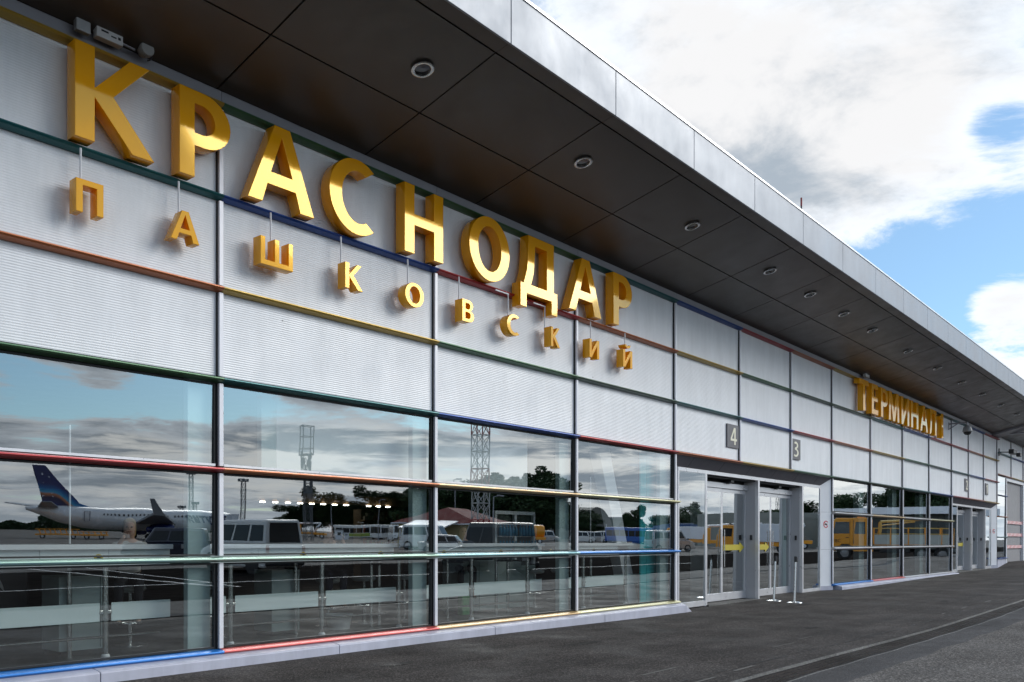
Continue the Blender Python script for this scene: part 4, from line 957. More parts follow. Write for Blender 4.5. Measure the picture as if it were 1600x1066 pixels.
# ================================================================== the apron opposite, seen mirrored in the glass
def wheel(parent, x, y, r, w_, m=None, rim=None, z0=0):
    o = MB(); mx = Matrix.Translation((x, y, r+z0)) @ Matrix.Rotation(R(90), 4, 'X')
    o.lathe([(r*.6, -w_/2), (r*.92, -w_/2), (r, -w_*.35), (r, w_*.35), (r*.92, w_/2), (r*.6, w_/2)], 22, mx); ob = o.build('wheel', M_RUBBER, parent, smooth=True)
    q = MB(); q.lathe([(.001, w_*.30), (r*.28, w_*.34), (r*.5, w_*.22), (r*.62, w_*.46), (r*.62, -w_*.46), (r*.5, -w_*.22), (.001, -w_*.3)], 18, mx); q.build('rim', rim or M_ALU, ob, smooth=True)
    return ob
def car(lb, cat, loc, rz, paint, L=4.6, W=1.85, H=1.75, belt=.98, wr=.36, hood=.95, rear=.25, ws=.55, rs_=.2, spare=False, hoodz=.95, glassm=None, name='parked_car'):
    t = thing(name, lb, cat, loc, rz); G_ = glassm or mat('car_glass', (.012, .015, .018), .12, 0, 0, spec=.35)
    # lower body, local +x is the front
    hl = L/2; gc = .24
    lower = [(-hl+.03, gc), (-hl, .5), (-hl+.02, belt), (hl-hood, belt+.02), (hl-.25, hoodz-.06), (hl-.04, hoodz-.22), (hl, .55), (hl-.05, gc)]
    m = MB(); n = len(lower); vs = []
    ys = [(-W/2+.04, .0), (-W/2, .0), (W/2, .0), (W/2-.04, .0)]
    m.prism(lower, 'y', -W/2, W/2); bd = m.build('body', paint, t, bevel=.09)
    # wheel arches
    ax = (-hl+.78, hl-.82)
    for x in ax:
        for sd in (-1, 1):
            m = MB(); m.lathe([(.001, 0), (wr*1.18, 0), (wr*1.18, .02), (.001, .02)], 22, Matrix.Translation((x, sd*(W/2+.004)-(.02 if sd > 0 else 0)+.0, wr+.03)) @ Matrix.Rotation(R(90), 4, 'X')); m.build('wheel_arch', M_GASK, bd)
            wheel(t, x, sd*(W/2-.09), wr, .22)
    xr0, xr1 = -hl+rear, hl-hood   # base of greenhouse
    xt0, xt1 = xr0+rs_, xr1-ws; wt = W/2-.17; wb = W/2-.04; zb = belt-.01
    c = [(xr0, zb, wb), (xr1, zb, wb), (xt1, H, wt), (xt0, H, wt)]
    m = MB(); m.add([(x, sd*w_, z) for sd in (-1, 1) for x, z, w_ in c], [(0, 1, 2, 3), (7, 6, 5, 4), (0, 4, 5, 1), (1, 5, 6, 2), (2, 6, 7, 3), (3, 7, 4, 0)]); m.build('cabin', paint, t, bevel=.08)
    # side windows, split by pillars
    def P(u, v, sd):   # u along, v up on the side plane
        xb = xr0+(xr1-xr0)*u; xt = xt0+(xt1-xt0)*u; k = v
        return (xb+(xt-xb)*k, sd*(wb+(wt-wb)*k+.008), zb+(H-zb)*k)
    for sd in (-1, 1):
        for u0, u1 in ((.05, .30), (.335, .62), (.655, .95)):
            m = MB(); m.add([P(u0, .16, sd), P(u1, .16, sd), P(u1, .80, sd), P(u0, .80, sd)], [(0, 1, 2, 3)]); m.build('side_window', G_, t)
    for a, b, nm in (((xr1, zb), (xt1, H), 'windscreen'), ((xr0, zb), (xt0, H), 'rear_window')):
        s1 = 1 if nm == 'windscreen' else -1; m = MB(); vs = []
        for k in (.10, .88):
            x = a[0]+(b[0]-a[0])*k+s1*.012; z = a[1]+(b[1]-a[1])*k+.006; w_ = (wb+(wt-wb)*k)*.82; vs += [(x, -w_, z), (x, w_, z)]
        m.add(vs, [(0, 1, 3, 2)]); m.build(nm, G_, t)
    for sd in (-1, 1):
        MB().box(-hl-.012, -hl+.03, sd*(W/2-.09)-.07, sd*(W/2-.09)+.07, belt-.32, belt-.02).build('tail_light', mat('tail_red', (.30, .01, .01), .25, 0, 0), t, bevel=.01)
        MB().box(hl-.09, hl+.004, sd*(W/2-.22)-.16, sd*(W/2-.22)+.16, hoodz-.33, hoodz-.19).build('headlight', mat('headlight_clear', (.55, .56, .58), .15, .3, 0), t, bevel=.02)
        MB().box(xr1-.15, xr1-.0, sd*(W/2+.09)-.09, sd*(W/2+.09)+.09, belt+.02, belt+.16).build('wing_mirror', M_DARK, t, bevel=.03)
    MB().box(-hl-.014, -hl+.01, -.26, .26, .58, .70).build('number_plate', mat('plate_white', (.6, .6, .6), .4, 0, 0), t)
    MB().box(-hl-.07, -hl+.05, -W/2+.05, W/2-.05, .32, .50).build('rear_bumper', M_DARK, t, bevel=.03)
    MB().box(hl-.08, hl+.05, -W/2+.05, W/2-.05, .30, .50).build('front_bumper', M_DARK, t, bevel=.03)
    MB().box(hl-.02, hl+.012, -.42, .42, .55, .72).build('grille', M_DARK, t)
    if spare:
        mx = Matrix.Translation((-hl-.12, .25, .98)) @ Matrix.Rotation(R(90), 4, 'Y')
        q = MB(); q.lathe([(.16, -.10), (.34, -.10), (.37, -.05), (.37, .05), (.34, .10), (.16, .10)], 22, mx); sp_ = q.build('spare_wheel', M_RUBBER, t, smooth=True)
        q = MB(); q.lathe([(.001, -.05), (.10, -.06), (.17, -.09), (.17, .05)], 18, mx); q.build('rim', M_ALU, sp_, smooth=True)
    return t
P_DARK = mat('paint_dark', (.012, .014, .035), .15, .2, 0, coat=.6); P_WHITE = mat('paint_white', (.80, .80, .77), .3, 0, .05, 2, coat=.4)
P_BLACK = mat('paint_black', (.012, .012, .013), .2, 0, 0, coat=.5); P_ORANGE = mat('paint_orange', (.90, .36, .02), .35, 0, .08, 2, coat=.3)
P_SILV = mat('paint_silver', (.42, .42, .42), .3, .5, .03, coat=.3)
p = across(268, 27); car('dark blue estate car mirrored in front of the airliner', 'car', p, sight(268)-R(80), P_DARK, 4.8, 1.9, 1.85, .95, .36, 1.1)
p = across(395, 38); car('white minibus with its dark rear window mirrored in the second bay', 'minibus', p, sight(408)-R(36), P_WHITE, 4.4, 1.92, 2.12, 1.12, .36, .75, .06, .5, .10, name='parked_minibus', hoodz=1.05)
p = across(766, 37); car('black boxy jeep with a spare wheel on its back door', 'jeep', p, sight(766)-R(50), P_BLACK, 3.9, 1.8, 2.15, 1.15, .42, 1.1, .05, .35, .06, spare=True, name='parked_jeep', hoodz=1.02)
p = across(672, 17); car('white pickup ambulance by the yellow building', 'van', p, sight(672)+R(110), P_WHITE, 5.2, 1.9, 2.3, 1.2, .38, 1.0, .06, .6, .1, name='parked_van', hoodz=1.1)
p = across(700, 20); car('silver car between the yellow building and the jeep', 'car', p, sight(700)+R(100), P_SILV, 4.4, 1.8, 1.5, .9, .33, 1.0, .5)
p = across(620, 9.5); car('white van facing the terminal beside the long bus', 'van', p, sight(620)+R(170), P_WHITE, 5.4, 2.0, 2.7, 1.3, .38, .7, .06, .6, .1, name='parked_van', hoodz=1.2)
p = across(1205, 12); car('white van mirrored in the second door', 'van', p, sight(1205)+R(90), P_WHITE, 5.2, 2.0, 2.4, 1.25, .38, .8, .06, .6, .1, name='parked_van', hoodz=1.1)
p = across(1048, 15); car('silver minibus mirrored at the right edge of the fourth bay', 'minibus', p, sight(1048)+R(60), P_SILV, 5.0, 1.95, 2.2, 1.2, .36, .8, .06, .6, .1, name='parked_minibus', hoodz=1.1)
for k, (px, s, c_) in enumerate(((912, 8, P_WHITE), (940, 8, P_SILV), (962, 8.2, P_WHITE), (855, 8, P_SILV))):
    p = across(px, s); car(['white van in the far row left of the hangar', 'silver car in the far row under the hangar', 'white van in the far row right of the hangar', 'silver car in the far row beside the fridge reflection'][k], 'car', p, sight(px)+R(95), c_, 5.2, 1.9, 2.2, 1.1, .36, .9, name='parked_van', hoodz=1.05)
# buses
def bus(lb, px, s, L, paint, ang, stripe=None):
    p = across(px, s); t = thing('parked_bus', lb, 'bus', p, sight(px)+ang); W, H = 2.4, 3.0
    MB().box(-L/2, L/2, -W/2, W/2, .35, H).build('body', paint, t, bevel=.12)
    for sd in (-1, 1):
        n = int(L/1.4)
        for k in range(n):
            x = -L/2+.3+k*(L-.6)/n; MB().box(x, x+(L-.6)/n-.12, sd*(W/2+.004)-.01, sd*(W/2+.004)+.01, 1.35, 2.4).build('side_window', mat('car_glass', ()), t)
        for x in (-L/2+1.6, L/2-1.8): wheel(t, x, sd*(W/2-.15), .48, .28)
        if stripe: MB().box(-L/2+.2, L/2-.2, sd*(W/2+.006)-.008, sd*(W/2+.006)+.008, .6, 1.25).build('side_stripe', stripe, t)
    for sd in (-1, 1):
        MB().box(sd*(L/2+.004)-.012, sd*(L/2+.004)+.012, -W/2+.15, W/2-.15, 1.25, 2.5).build('windscreen', mat('car_glass', ()), t)
        MB().box(sd*(L/2+.004)-.02, sd*(L/2+.004)+.02, -W/2+.1, -W/2+.45, .6, .8).box(sd*(L/2+.004)-.02, sd*(L/2+.004)+.02, W/2-.45, W/2-.1, .6, .8).build('headlight', mat('headlight_clear', ()), t)
bus('long apron bus with green and yellow sides before dark trees', 566, 7.4, 12, P_WHITE, R(80), mat('bus_green', (.35, .45, .08), .4, 0, .3, 1))
bus('small white bus facing the terminal before dark trees', 596, 7.6, 7, P_WHITE, R(20))
bus('white bus with blue side mirrored behind the fourth bay', 985, 8.3, 9, mat('paint_blue', (.02, .12, .45), .3, 0, .05, coat=.3), R(100))
# orange airport truck with dropside body
px0 = 1396; p = across(px0, 20.6); yaw = sight(px0)-R(90)
T = thing('dropside_truck', 'orange crew cab truck with grey dropside body mirrored across four windows', 'truck', p, yaw)
# local +x is the front of the truck; overall 9 m
cabp = [(1.35, 1.0), (1.35, 3.05), (1.5, 3.15), (4.0, 3.15), (4.2, 3.0), (4.42, 1.9), (4.5, 1.6), (4.5, .62), (3.95, .62), (3.85, .95), (3.55, 1.15), (3.1, 1.15), (2.8, .95), (2.7, .62), (1.35, .62)]
m = MB(); m.prism(cabp, 'y', -1.22, 1.22); m.build('cab', P_ORANGE, T, bevel=.04)
GL = mat('truck_glass', (.05, .07, .08), .05, 0, 0, coat=.5)
for sd in (-1, 1):
    for x0, x1 in ((3.05, 4.15), (1.95, 2.65)):
        m = MB(); y = sd*1.228; m.add([(x0, y, 1.95), (x1+(.12 if x1 > 4 else 0), y, 1.95), (x1-.05, y, 2.85), (x0, y, 2.85)], [(0, 1, 2, 3)]); m.build('side_window', GL, T)
    m = MB(); m.bar((4.35, sd*1.25, 2.0), (4.5, sd*1.5, 2.1), .02, 6).bar((4.5, sd*1.5, 2.1), (4.5, sd*1.5, 2.7), .02, 6).box(4.44, 4.52, sd*1.5-.12, sd*1.5+.12, 2.15, 2.65); m.build('wing_mirror', M_DARK, T)
    MB().box(2.72, 2.76, sd*1.222-.004, sd*1.222+.004, 1.2, 3.0).box(3.0, 3.02, sd*1.222-.004, sd*1.222+.004, 1.2, 3.0).build('door_gap', mat('paint_orange_dark', (.25, .09, .01), .5, 0, 0), T)
    MB().box(3.1, 3.3, sd*1.226-.006, sd*1.226+.006, 1.62, 1.67).build('door_handle', M_DARK, T)
m = MB(); m.add([(4.43, -1.08, 1.95), (4.43, 1.08, 1.95), (4.23, 1.02, 2.95), (4.23, -1.02, 2.95)], [(0, 1, 2, 3)]); m.build('windscreen', GL, T)
MB().box(4.5, 4.53, -.75, .75, 1.05, 1.5).build('grille', M_DARK, T); MB().box(4.42, 4.64, -1.22, 1.22, .45, .82).build('front_bumper', M_DARK, T, bevel=.03)
for sd in (-1, 1): MB().box(4.5, 4.54, sd*.98-.16, sd*.98+.16, .9, 1.12).build('headlight', mat('headlight_clear', ()), T)
MB().box(-4.4, 4.2, -.45, .45, .62, .88).build('chassis', M_GASK, T)
MB().box(-4.5, 1.2, -1.22, 1.22, 1.02, 1.18).build('flatbed', mat('bed_orange', (.50, .22, .05), .5, 0, .1), T)
DS = mat('dropside_grey', (.52, .54, .50), .5, .1, .1, 2)
for sd in (-1, 1):
    n = 5
    for k in range(n):
        x0 = -4.45+k*1.13; MB().box(x0+.05, x0+1.08, sd*1.19-.02, sd*1.19+.02, 1.2, 1.92).build('dropside', DS, T)
        for q in range(4): MB().box(x0+.2+q*.24, x0+.23+q*.24, sd*1.216-.006, sd*1.216+.006, 1.22, 1.90).build('dropside_rib', DS, T) if sd > 0 and q % 2 else None
        MB().box(x0-.03, x0+.04, sd*1.2-.035, sd*1.2+.035, 1.18, 2.45).build('stake', P_ORANGE, T)
    MB().box(1.17, 1.24, sd*1.2-.035, sd*1.2+.035, 1.18, 2.45).build('stake', P_ORANGE, T)
    for z in (1.95, 2.38): MB().box(-4.45, 1.2, sd*1.2-.02, sd*1.2+.02, z, z+.06).build('top_rail', mat('rail_yellow', (.6, .42, .12), .5, 0, .1), T)
    for x in (3.33, -2.0, -3.3): wheel(T, x, sd*.98, .52, .32, rim=mat('rim_grey', (.3, .3, .3), .4, .3, 0))
MB().box(-1.2, .9, -1.15, -.6, .55, .95).box(-1.2, .9, .6, 1.15, .55, .95).build('fuel_tank', M_DARK, T, bevel=.05)
MB().box(2.0, 2.5, -.9, .9, 3.15, 3.35).build('roof_beacon_bar', P_ORANGE, T, bevel=.04)
# crane arm folded on the bed
m = MB(); m.bar((.9, 0, 1.2), (.8, 0, 2.9), .14, 8).bar((.8, 0, 2.9), (-2.6, 0, 3.1), .10, 6).bar((.8, 0, 2.6), (-1.5, 0, 2.9), .05, 6); m.build('crane_arm', mat('rail_yellow', ()), T)
tx = bpy.data.curves.new('door_lettering', 'FONT'); tx.body = 'EBC'; tx.size = .34; tx.extrude = .004; tx.align_x = 'CENTER'
to = bpy.data.objects.new('door_lettering', tx); COL.objects.link(to); to.parent = T; tx.materials.append(M_DARK)
to.location = (3.95, 1.235, 1.3); to.rotation_euler = (R(90), 0, R(180)); to.scale = (-1, 1, 1)
to.location = (3.95, -1.235, 1.3); to.rotation_euler = (R(90), 0, 0)
TRUCK_TEXT = tomesh(to)
# twin jet airliner standing parallel to the terminal
def airliner():
    Dv = 150.; X0 = Dv*(F/(CA*CA)/(XV-42) - SA/CA); Y = -(Dv-10)
    t = thing('airliner', 'white twin jet airliner with dark blue star patterned tail mirrored in the first window', 'airliner', (X0, Y, .1))
    WH = mat('aircraft_white', (.80, .80, .80), .25, .1, .03, 1, coat=.3); BLU = mat('aircraft_blue', (.012, .025, .14), .2, .1, 0, coat=.3)
    GR = mat('aircraft_grey', (.28, .29, .31), .4, .3, .05)
    zc = 3.45; prof = [(0, .25, 1.35), (1.5, .55, 1.1), (5, 1.25, .6), (9, 1.75, .18), (12, 1.88, 0), (31, 1.88, 0), (34, 1.82, -.03), (36.5, 1.5, -.18), (38, 1.05, -.38), (39, .55, -.52), (39.5, .05, -.6)]
    m = MB(); n = 28
    for x, r, dz_ in prof: m.v += [(x, r*math.cos(2*math.pi*i/n), zc+dz_+r*1.04*math.sin(2*math.pi*i/n)) for i in range(n)]
    for j in range(len(prof)-1):
        for i in range(n): m.f.append((j*n+i, j*n+(i+1) % n, (j+1)*n+(i+1) % n, (j+1)*n+i)); m.mi.append(0)
    m.f.append(tuple(range(n))); m.mi.append(0)
    fu = m.build('fuselage', WH, t, smooth=True)
    # tail fin
    tm = bpy.data.materials.new('tail_livery'); tm.use_nodes = True; nt_ = tm.node_tree; b = nt_.nodes['Principled BSDF']; b.inputs['Roughness'].default_value = .25
    tc_ = nt_.nodes.new('ShaderNodeTexCoord'); sp = nt_.nodes.new('ShaderNodeSeparateXYZ'); nt_.links.new(tc_.outputs['Object'], sp.inputs[0])
    def mth(op, a, b_=None, c_=None):
        q = nt_.nodes.new('ShaderNodeMath'); q.operation = op
        for i, v in enumerate((a, b_, c_)):
            if v is None: continue
            if isinstance(v, (int, float)): q.inputs[i].default_value = v
            else: nt_.links.new(v, q.inputs[i])
        return q.outputs[0]
    wv = mth('ADD', sp.outputs[2], mth('MULTIPLY', mth('SINE', mth('MULTIPLY', sp.outputs[0], .95)), .45)); wv = mth('ADD', wv, mth('MULTIPLY', sp.outputs[0], .42))
    rp = nt_.nodes.new('ShaderNodeValToRGB'); nt_.links.new(mth('DIVIDE', mth('SUBTRACT', wv, 5.0), 8.0), rp.inputs[0])
    els = [(0, (.01, .02, .12)), (.16, (.01, .02, .10)), (.21, (.10, .45, .62)), (.26, (.01, .02, .12)), (.40, (.03, .02, .06)), (.47, (.55, .20, .08)), (.51, (.05, .35, .55)), (.60, (.01, .12, .35)), (.68, (.01, .015, .12)), (1, (.01, .012, .10))]
    while len(rp.color_ramp.elements) < len(els): rp.color_ramp.elements.new(.5)
    for e, (p, c) in zip(rp.color_ramp.elements, els): e.position = p; e.color = (*c, 1)
    nt_.links.new(rp.outputs[0], b.inputs['Base Color'])
    fin = [(3.2, 5.0), (11.6, 5.1), (8.6, 5.9), (2.9, 12.1), (.9, 12.1), (2.6, 5.4)]
    MB().prism(fin, 'y', -.16, .16).build('tail_fin', tm, t, bevel=.05)
    rnd = random.Random(4); m = MB()
    for k in range(9):
        x = rnd.uniform(2.0, 4.4); z = rnd.uniform(6.5, 11.6); r = rnd.uniform(.06, .16)
        if x > .9+(12.1-z)*.55+1.6: x = 2.4
        m.add([(x-r, .165, z), (x, .165, z-r), (x+r, .165, z), (x, .165, z+r)], [(0, 1, 2, 3)])
    m.build('fin_stars', M_WHITE, t, kind='stuff')
    # tailplane, wings with winglets
    def wing(x0, c0, x1, c1, y0, y1, z0, z1, th, nm, m_):
        mb = MB()
        for sd in (-1, 1):
            vs = [(x0, sd*y0, z0), (x0+c0, sd*y0, z0), (x1+c1, sd*y1, z1), (x1, sd*y1, z1)]; vs += [(x, y, z+th) for x, y, z in vs]
            mb.add(vs, [(0, 1, 2, 3), (4, 7, 6, 5), (0, 4, 5, 1), (1, 5, 6, 2), (2, 6, 7, 3), (3, 7, 4, 0)])
        return mb.build(nm, m_, t)
    wing(1.5, 3.6, -.6, 1.6, .4, 7.2, 5.0, 5.7, .14, 'tailplane', GR)
    wing(17.5, 7.6, 12.6, 1.8, 1.6, 17.0, 2.6, 4.0, .35, 'wing', GR)
    m = MB()
    for sd in (-1, 1):
        vs = [(12.6, sd*17, 4.0), (14.4, sd*17, 4.0), (12.4, sd*17.7, 6.6), (11.7, sd*17.7, 6.6)]; vs += [(x, y+sd*.12, z) for x, y, z in vs]
        m.add(vs, [(0, 1, 2, 3), (4, 7, 6, 5), (0, 4, 5, 1), (1, 5, 6, 2), (2, 6, 7, 3), (3, 7, 4, 0)])
    m.build('winglet', GR, t)
    for sd in (-1, 1):
        mx = Matrix.Translation((20.5, sd*4.9, 1.75)) @ Matrix.Rotation(R(90), 4, 'Y')
        e = MB(); e.lathe([(.75, -2.0), (1.0, -1.2), (1.08, .8), (1.0, 2.0), (.9, 2.0), (.7, .5), (.4, -2.6), (.01, -2.9)], 24, mx); e.build('engine', BLU, t, smooth=True)
    m = MB()
    for k in range(34):
        x = 11.6+k*.72
        if k in (17,): continue
        m.box(x, x+.26, 1.845, 1.9, zc+.50, zc+.86)
    m.build('cabin_windows', M_DARK, t, kind='stuff')
    for x in (8.6, 20.6, 22.0, 35.2):
        m = MB()
        for a_, b_, c_, d_ in ((x, x+.04, 0, 1.7), (x+.85, x+.89, 0, 1.7), (x, x+.89, 0, .04), (x, x+.89, 1.66, 1.7)):
            m.box(a_, b_, 1.70 if x < 10 else 1.87, 1.93, zc-.5+c_, zc-.5+d_)
        m.build('cabin_door', M_ALUD, t)
    for x, y in ((19.3, 2.7), (19.3, -2.7), (35, 0)):
        m = MB(); m.bar((x, y, .5), (x, y, 2.2), .12, 8); g_ = m.build('gear_leg', M_ALUD, t)
        for dy in (-.3, .3):
            q = MB(); q.lathe([(.2, -.15), (.5, -.12), (.5, .12), (.2, .15)], 16, Matrix.Translation((x, y+dy, .5)) @ Matrix.Rotation(R(90), 4, 'X')); q.build('wheel', M_RUBBER, g_)
    cu = bpy.data.curves.new('livery_lettering', 'FONT'); cu.body = 'Якутия'; cu.size = 2.3; cu.shear = .5; cu.extrude = .02; cu.space_character = 1.05; cu.offset = .03
    o = bpy.data.objects.new('livery_lettering', cu); COL.objects.link(o); o.parent = t; cu.materials.append(BLU)
    o.location = (35.2, 1.98, zc-.35); o.rotation_euler = (R(90), 0, R(180))
    tomesh(o)
    # passenger steps at the nose
    st_ = thing('boarding_stairs', 'pale boarding stairs standing at the nose of the airliner', 'stairs', (X0+34.5, Y+3.2, .1), R(-10))
    m = MB(); m.add([(0, 0, .3), (0, 1.4, .3), (-.2, 1.4, 3.4), (-.2, 0, 3.4), (3.9, 0, .3), (3.9, 1.4, .3), (1.2, 1.4, 3.4), (1.2, 0, 3.4)], [(0, 1, 2, 3), (4, 7, 6, 5), (0, 3, 7, 4), (1, 5, 6, 2), (3, 2, 6, 7), (0, 4, 5, 1)])
    m.build('stair_body', mat('stair_cream', (.45, .43, .36), .5, 0, .1), st_)
    MB().box(-.3, 1.3, -.05, 1.45, 3.4, 4.6).build('canopy', M_WHITE, st_)
    MB().box(.2, .6, .1, 1.3, 0, .5).box(3.0, 3.4, .1, 1.3, 0, .5).build('wheel', M_RUBBER, st_)
airliner()
def service_cart(px, s, L, lb, ht=1.1):
    p = across(px, s); t = thing('service_trailer', lb, 'trailer', p, sight(px)-R(88))
    MB().box(-L/2, L/2, -1.1, 1.1, .55, .8).build('deck', P_ORANGE, t); m = MB()
    for k in range(int(L/.8)): x = -L/2+.2+k*.8; m.bar((x, 1.05, .8), (x+.3, 1.05, ht+.5), .05, 6).bar((x, -1.05, .8), (x+.3, -1.05, ht+.5), .05, 6)
    m.box(-L/2, L/2, 1.0, 1.1, ht+.4, ht+.5).box(-L/2, L/2, -1.1, -1.0, ht+.4, ht+.5).build('rails', P_ORANGE, t)
    for x in (-L/2+1, L/2-1): wheel(t, x, .95, .38, .2); wheel(t, x, -.95, .38, .2)
service_cart(92, 9.8, 6.5, 'long orange baggage trailer in front of the airliner tail')
service_cart(150, 9.6, 4.0, 'short orange trailer under the airliner wing', .7)
# orange cherry picker and orange tanker far off
def lorry(px, s, lb, kind, col=P_ORANGE):
    p = across(px, s); t = thing('service_truck', lb, 'truck', p, sight(px)-R(90))
    MB().prism([(1.6, .6), (1.6, 2.7), (3.0, 2.7), (3.4, 1.7), (3.45, .6)], 'y', -1.1, 1.1).build('cab', col, t, bevel=.05)
    for sd in (-1, 1): MB().box(2.1, 3.0, sd*1.1-.01, sd*1.1+.01, 1.6, 2.4).build('side_window', mat('car_glass', ()), t)
    MB().box(-3.6, 1.6, -1.1, 1.1, .7, 1.15).build('bed', col, t, bevel=.03)
    if kind == 'tank':
        MB().lathe([(.01, -2.5), (.8, -2.4), (1.0, -2.1), (1.0, 2.1), (.8, 2.4), (.01, 2.5)], 20, Matrix.Translation((-1, 0, 2.0)) @ Matrix.Rotation(R(90), 4, 'Y')).build('tank', col, t, smooth=True)
    elif kind == 'crane':
        m = MB(); m.bar((-1, 0, 1.1), (-2.6, 0, 3.2), .2, 6).bar((-2.6, 0, 3.2), (2.4, 0, 2.9), .16, 6).box(2.2, 3.0, -.5, .5, 2.8, 3.5); m.build('crane_arm', M_WHITE, t)
        m = MB(); m.add([(-3.4, -1, 1.2), (-3.4, 1, 1.2), (-.6, 1, 3.3), (-.6, -1, 3.3), (-3.1, -1, 1.2), (-3.1, 1, 1.2), (-.4, 1, 3.1), (-.4, -1, 3.1)], [(0, 1, 2, 3), (4, 7, 6, 5), (0, 4, 5, 1), (2, 6, 7, 3)]); m.build('ladder', M_ALU, t)
    else: MB().box(-3.5, 1.4, -1.15, 1.15, 1.15, 2.9).build('cargo_box', M_WHITE, t, bevel=.03)
    for x in (-2.6, 2.4):
        for y in (-.95, .95): wheel(t, x, y, .45, .26)
lorry(482, 7.5, 'orange lift truck standing before the dark trees', 'crane'); lorry(818, 10, 'orange tank truck behind the black jeep', 'tank')
lorry(1142, 12, 'orange tipper mirrored in the first sliding door', 'crane'); lorry(1078, 11, 'orange box lorry mirrored in the side light left of the doors', 'box')
lorry(1230, 12, 'small orange lorry mirrored in the second sliding door', 'crane')
lorry(1192, 16, 'orange lorry mirrored beside the middle door post', 'box')
def booth(px, s, w_, h, lb, m_, roof=None, cat='kiosk', nm='site_booth', dpt=2.5):
    p = across(px, s); t = thing(nm, lb, cat, p, sight(px)-R(90))
    MB().box(-w_/2, w_/2, -dpt/2, dpt/2, 0, h).build('walls', m_, t)
    MB().box(-w_/2-.1, w_/2+.1, -dpt/2-.1, dpt/2+.1, h, h+.12).build('roof', roof or M_ALUD, t)
    for sd in (-1, 1): MB().box(-w_*.2, w_*.2, sd*(dpt/2+.005)-.01, sd*(dpt/2+.005)+.01, .9, h*.8).build('window', mat('car_glass', ()), t)
    return t
booth(530, 8, 1.6, 1.9, 'small white cabinet standing on legs before the dark trees', M_WHITE, dpt=1)
booth(541, 8, .9, 1.4, 'smaller white cabinet right of the first one', M_WHITE, dpt=1)
booth(996, 8, 1.6, 2.5, 'blue portable cabin in the far row', mat('paint_blue', ()), cat='cabin')
booth(1066, 9, 4.0, 3.6, 'pale grey portable cabin mirrored beside the doors', M_WHITE, cat='cabin')

# yellow building with a red hipped roof
p = across(715, 14.2); t = thing('yellow_building', 'low yellow building with a red hipped roof behind the lattice mast', 'building', p, R(0)-.35)
YW = mat('plaster_yellow', (.45, .38, .20), .8, 0, .08, .6); RR = mat('roof_red', (.15, .012, .010), .8, 0, .12, 2)
hw, hd = 5.4, 4.5
MB().box(-hw, hw, -hd, hd, 0, 2.6).build('walls', YW, t)
m = MB(); e = .6; m.add([(-hw-e, -hd-e, 2.6), (hw+e, -hd-e, 2.6), (hw+e, hd+e, 2.6), (-hw-e, hd+e, 2.6), (-2.6, 0, 4.4), (2.6, 0, 4.4)], [(0, 1, 5, 4), (1, 2, 5), (2, 3, 4, 5), (3, 0, 4), (3, 2, 1, 0)]); m.build('roof', RR, t)
MB().box(-hw-e-.02, hw+e+.02, -hd-e-.02, hd+e+.02, 2.5, 2.62).build('eaves_board', M_WHITE, t)
for x in (-3.6, -.6, 2.6):
    for sd in (-1, 1): 
        wn = MB().box(x-.5, x+.5, sd*(hd+.01)-.03, sd*(hd+.01)+.03, .9, 2.0).build('window', mat('car_glass', ()), t)
        MB().box(x-.6, x+.6, sd*(hd+.01)-.05, sd*(hd+.01)+.05, .8, .9).build('window_sill', M_WHITE, wn)
MB().box(3.6, 4.4, hd, hd+.35, 1.5, 2.1).build('air_conditioner', M_WHITE, t)
m = MB(); m.prism([(-hw-4, 2.0), (-hw, 2.8), (-hw, 2.9), (-hw-4.1, 2.1)], 'y', -2.5, 2.5); m.box(-hw-3.9, -hw-3.8, -2.4, -2.3, 0, 2.0).box(-hw-3.9, -hw-3.8, 2.3, 2.4, 0, 2.0); m.build('porch', M_WHITE, t)
# hangar and long grey sheds
p = across(935, 5.6); t = thing('arched_hangar', 'grey arched hangar with lean-to behind the fourth window bay', 'hangar', p, R(-8))
HG = mat('hangar_grey', (.15, .145, .125), .7, .1, .15, .3); n = 14
prof = [(10.5*math.cos(math.pi*i/n), 9.2*math.sin(math.pi*i/n)) for i in range(n+1)]
m = MB(); m.prism(prof, 'y', -25, 0); m.build('shell', HG, t)
m = MB()
for k in range(6): m.box(-8+k*2.6, -7.4+k*2.6, .0, .08, 2.5, 4.6)
m.build('vent_panel', M_WHITE, t); MB().box(-4, 4, 0, .1, 0, 5.2).build('door', mat('hangar_door', (.09, .10, .09), .6, 0, .1), t)
MB().box(10.5, 22, -12, 0, 0, 6.4).build('lean_to', mat('hangar_green', (.06, .10, .085), .6, 0, .1, .4), t); MB().box(10.2, 22.4, -12.3, .3, 6.4, 6.7).build('flat_roof', M_ALUD, t)
def shed(px, s, L, h, lb, m_, rz=0, dpt=10, roofc=None, over=.4):
    p = across(px, s); t = thing('storage_shed', lb, 'shed', p, rz)
    MB().box(-L/2, L/2, -dpt, 0, 0, h).build('walls', m_, t); MB().box(-L/2-over, L/2+over, -dpt-over, over, h, h+.9).build('roof', roofc or M_ALUD, t)
    for k in range(int(L/5)): MB().box(-L/2+1+k*5, -L/2+3.6+k*5, -.0, .06, .2, h*.65).build('shed_door', mat('hangar_door', ()), t)
    return t
shed(1120, 8.5, 26, 2.6, 'long blue roofed shed mirrored in the first sliding door', mat('shed_grey', (.20, .21, .20), .7, 0, .1, .4), R(-35), roofc=mat('roof_blue', (.03, .09, .25), .5, 0, .1))
shed(1232, 10, 20, 4.2, 'long pale concrete fence like shed mirrored right of the doors', mat('shed_pale', (.26, .27, .24), .8, 0, .1, .4), R(-60), roofc=mat('shed_pale', ()), over=.05)
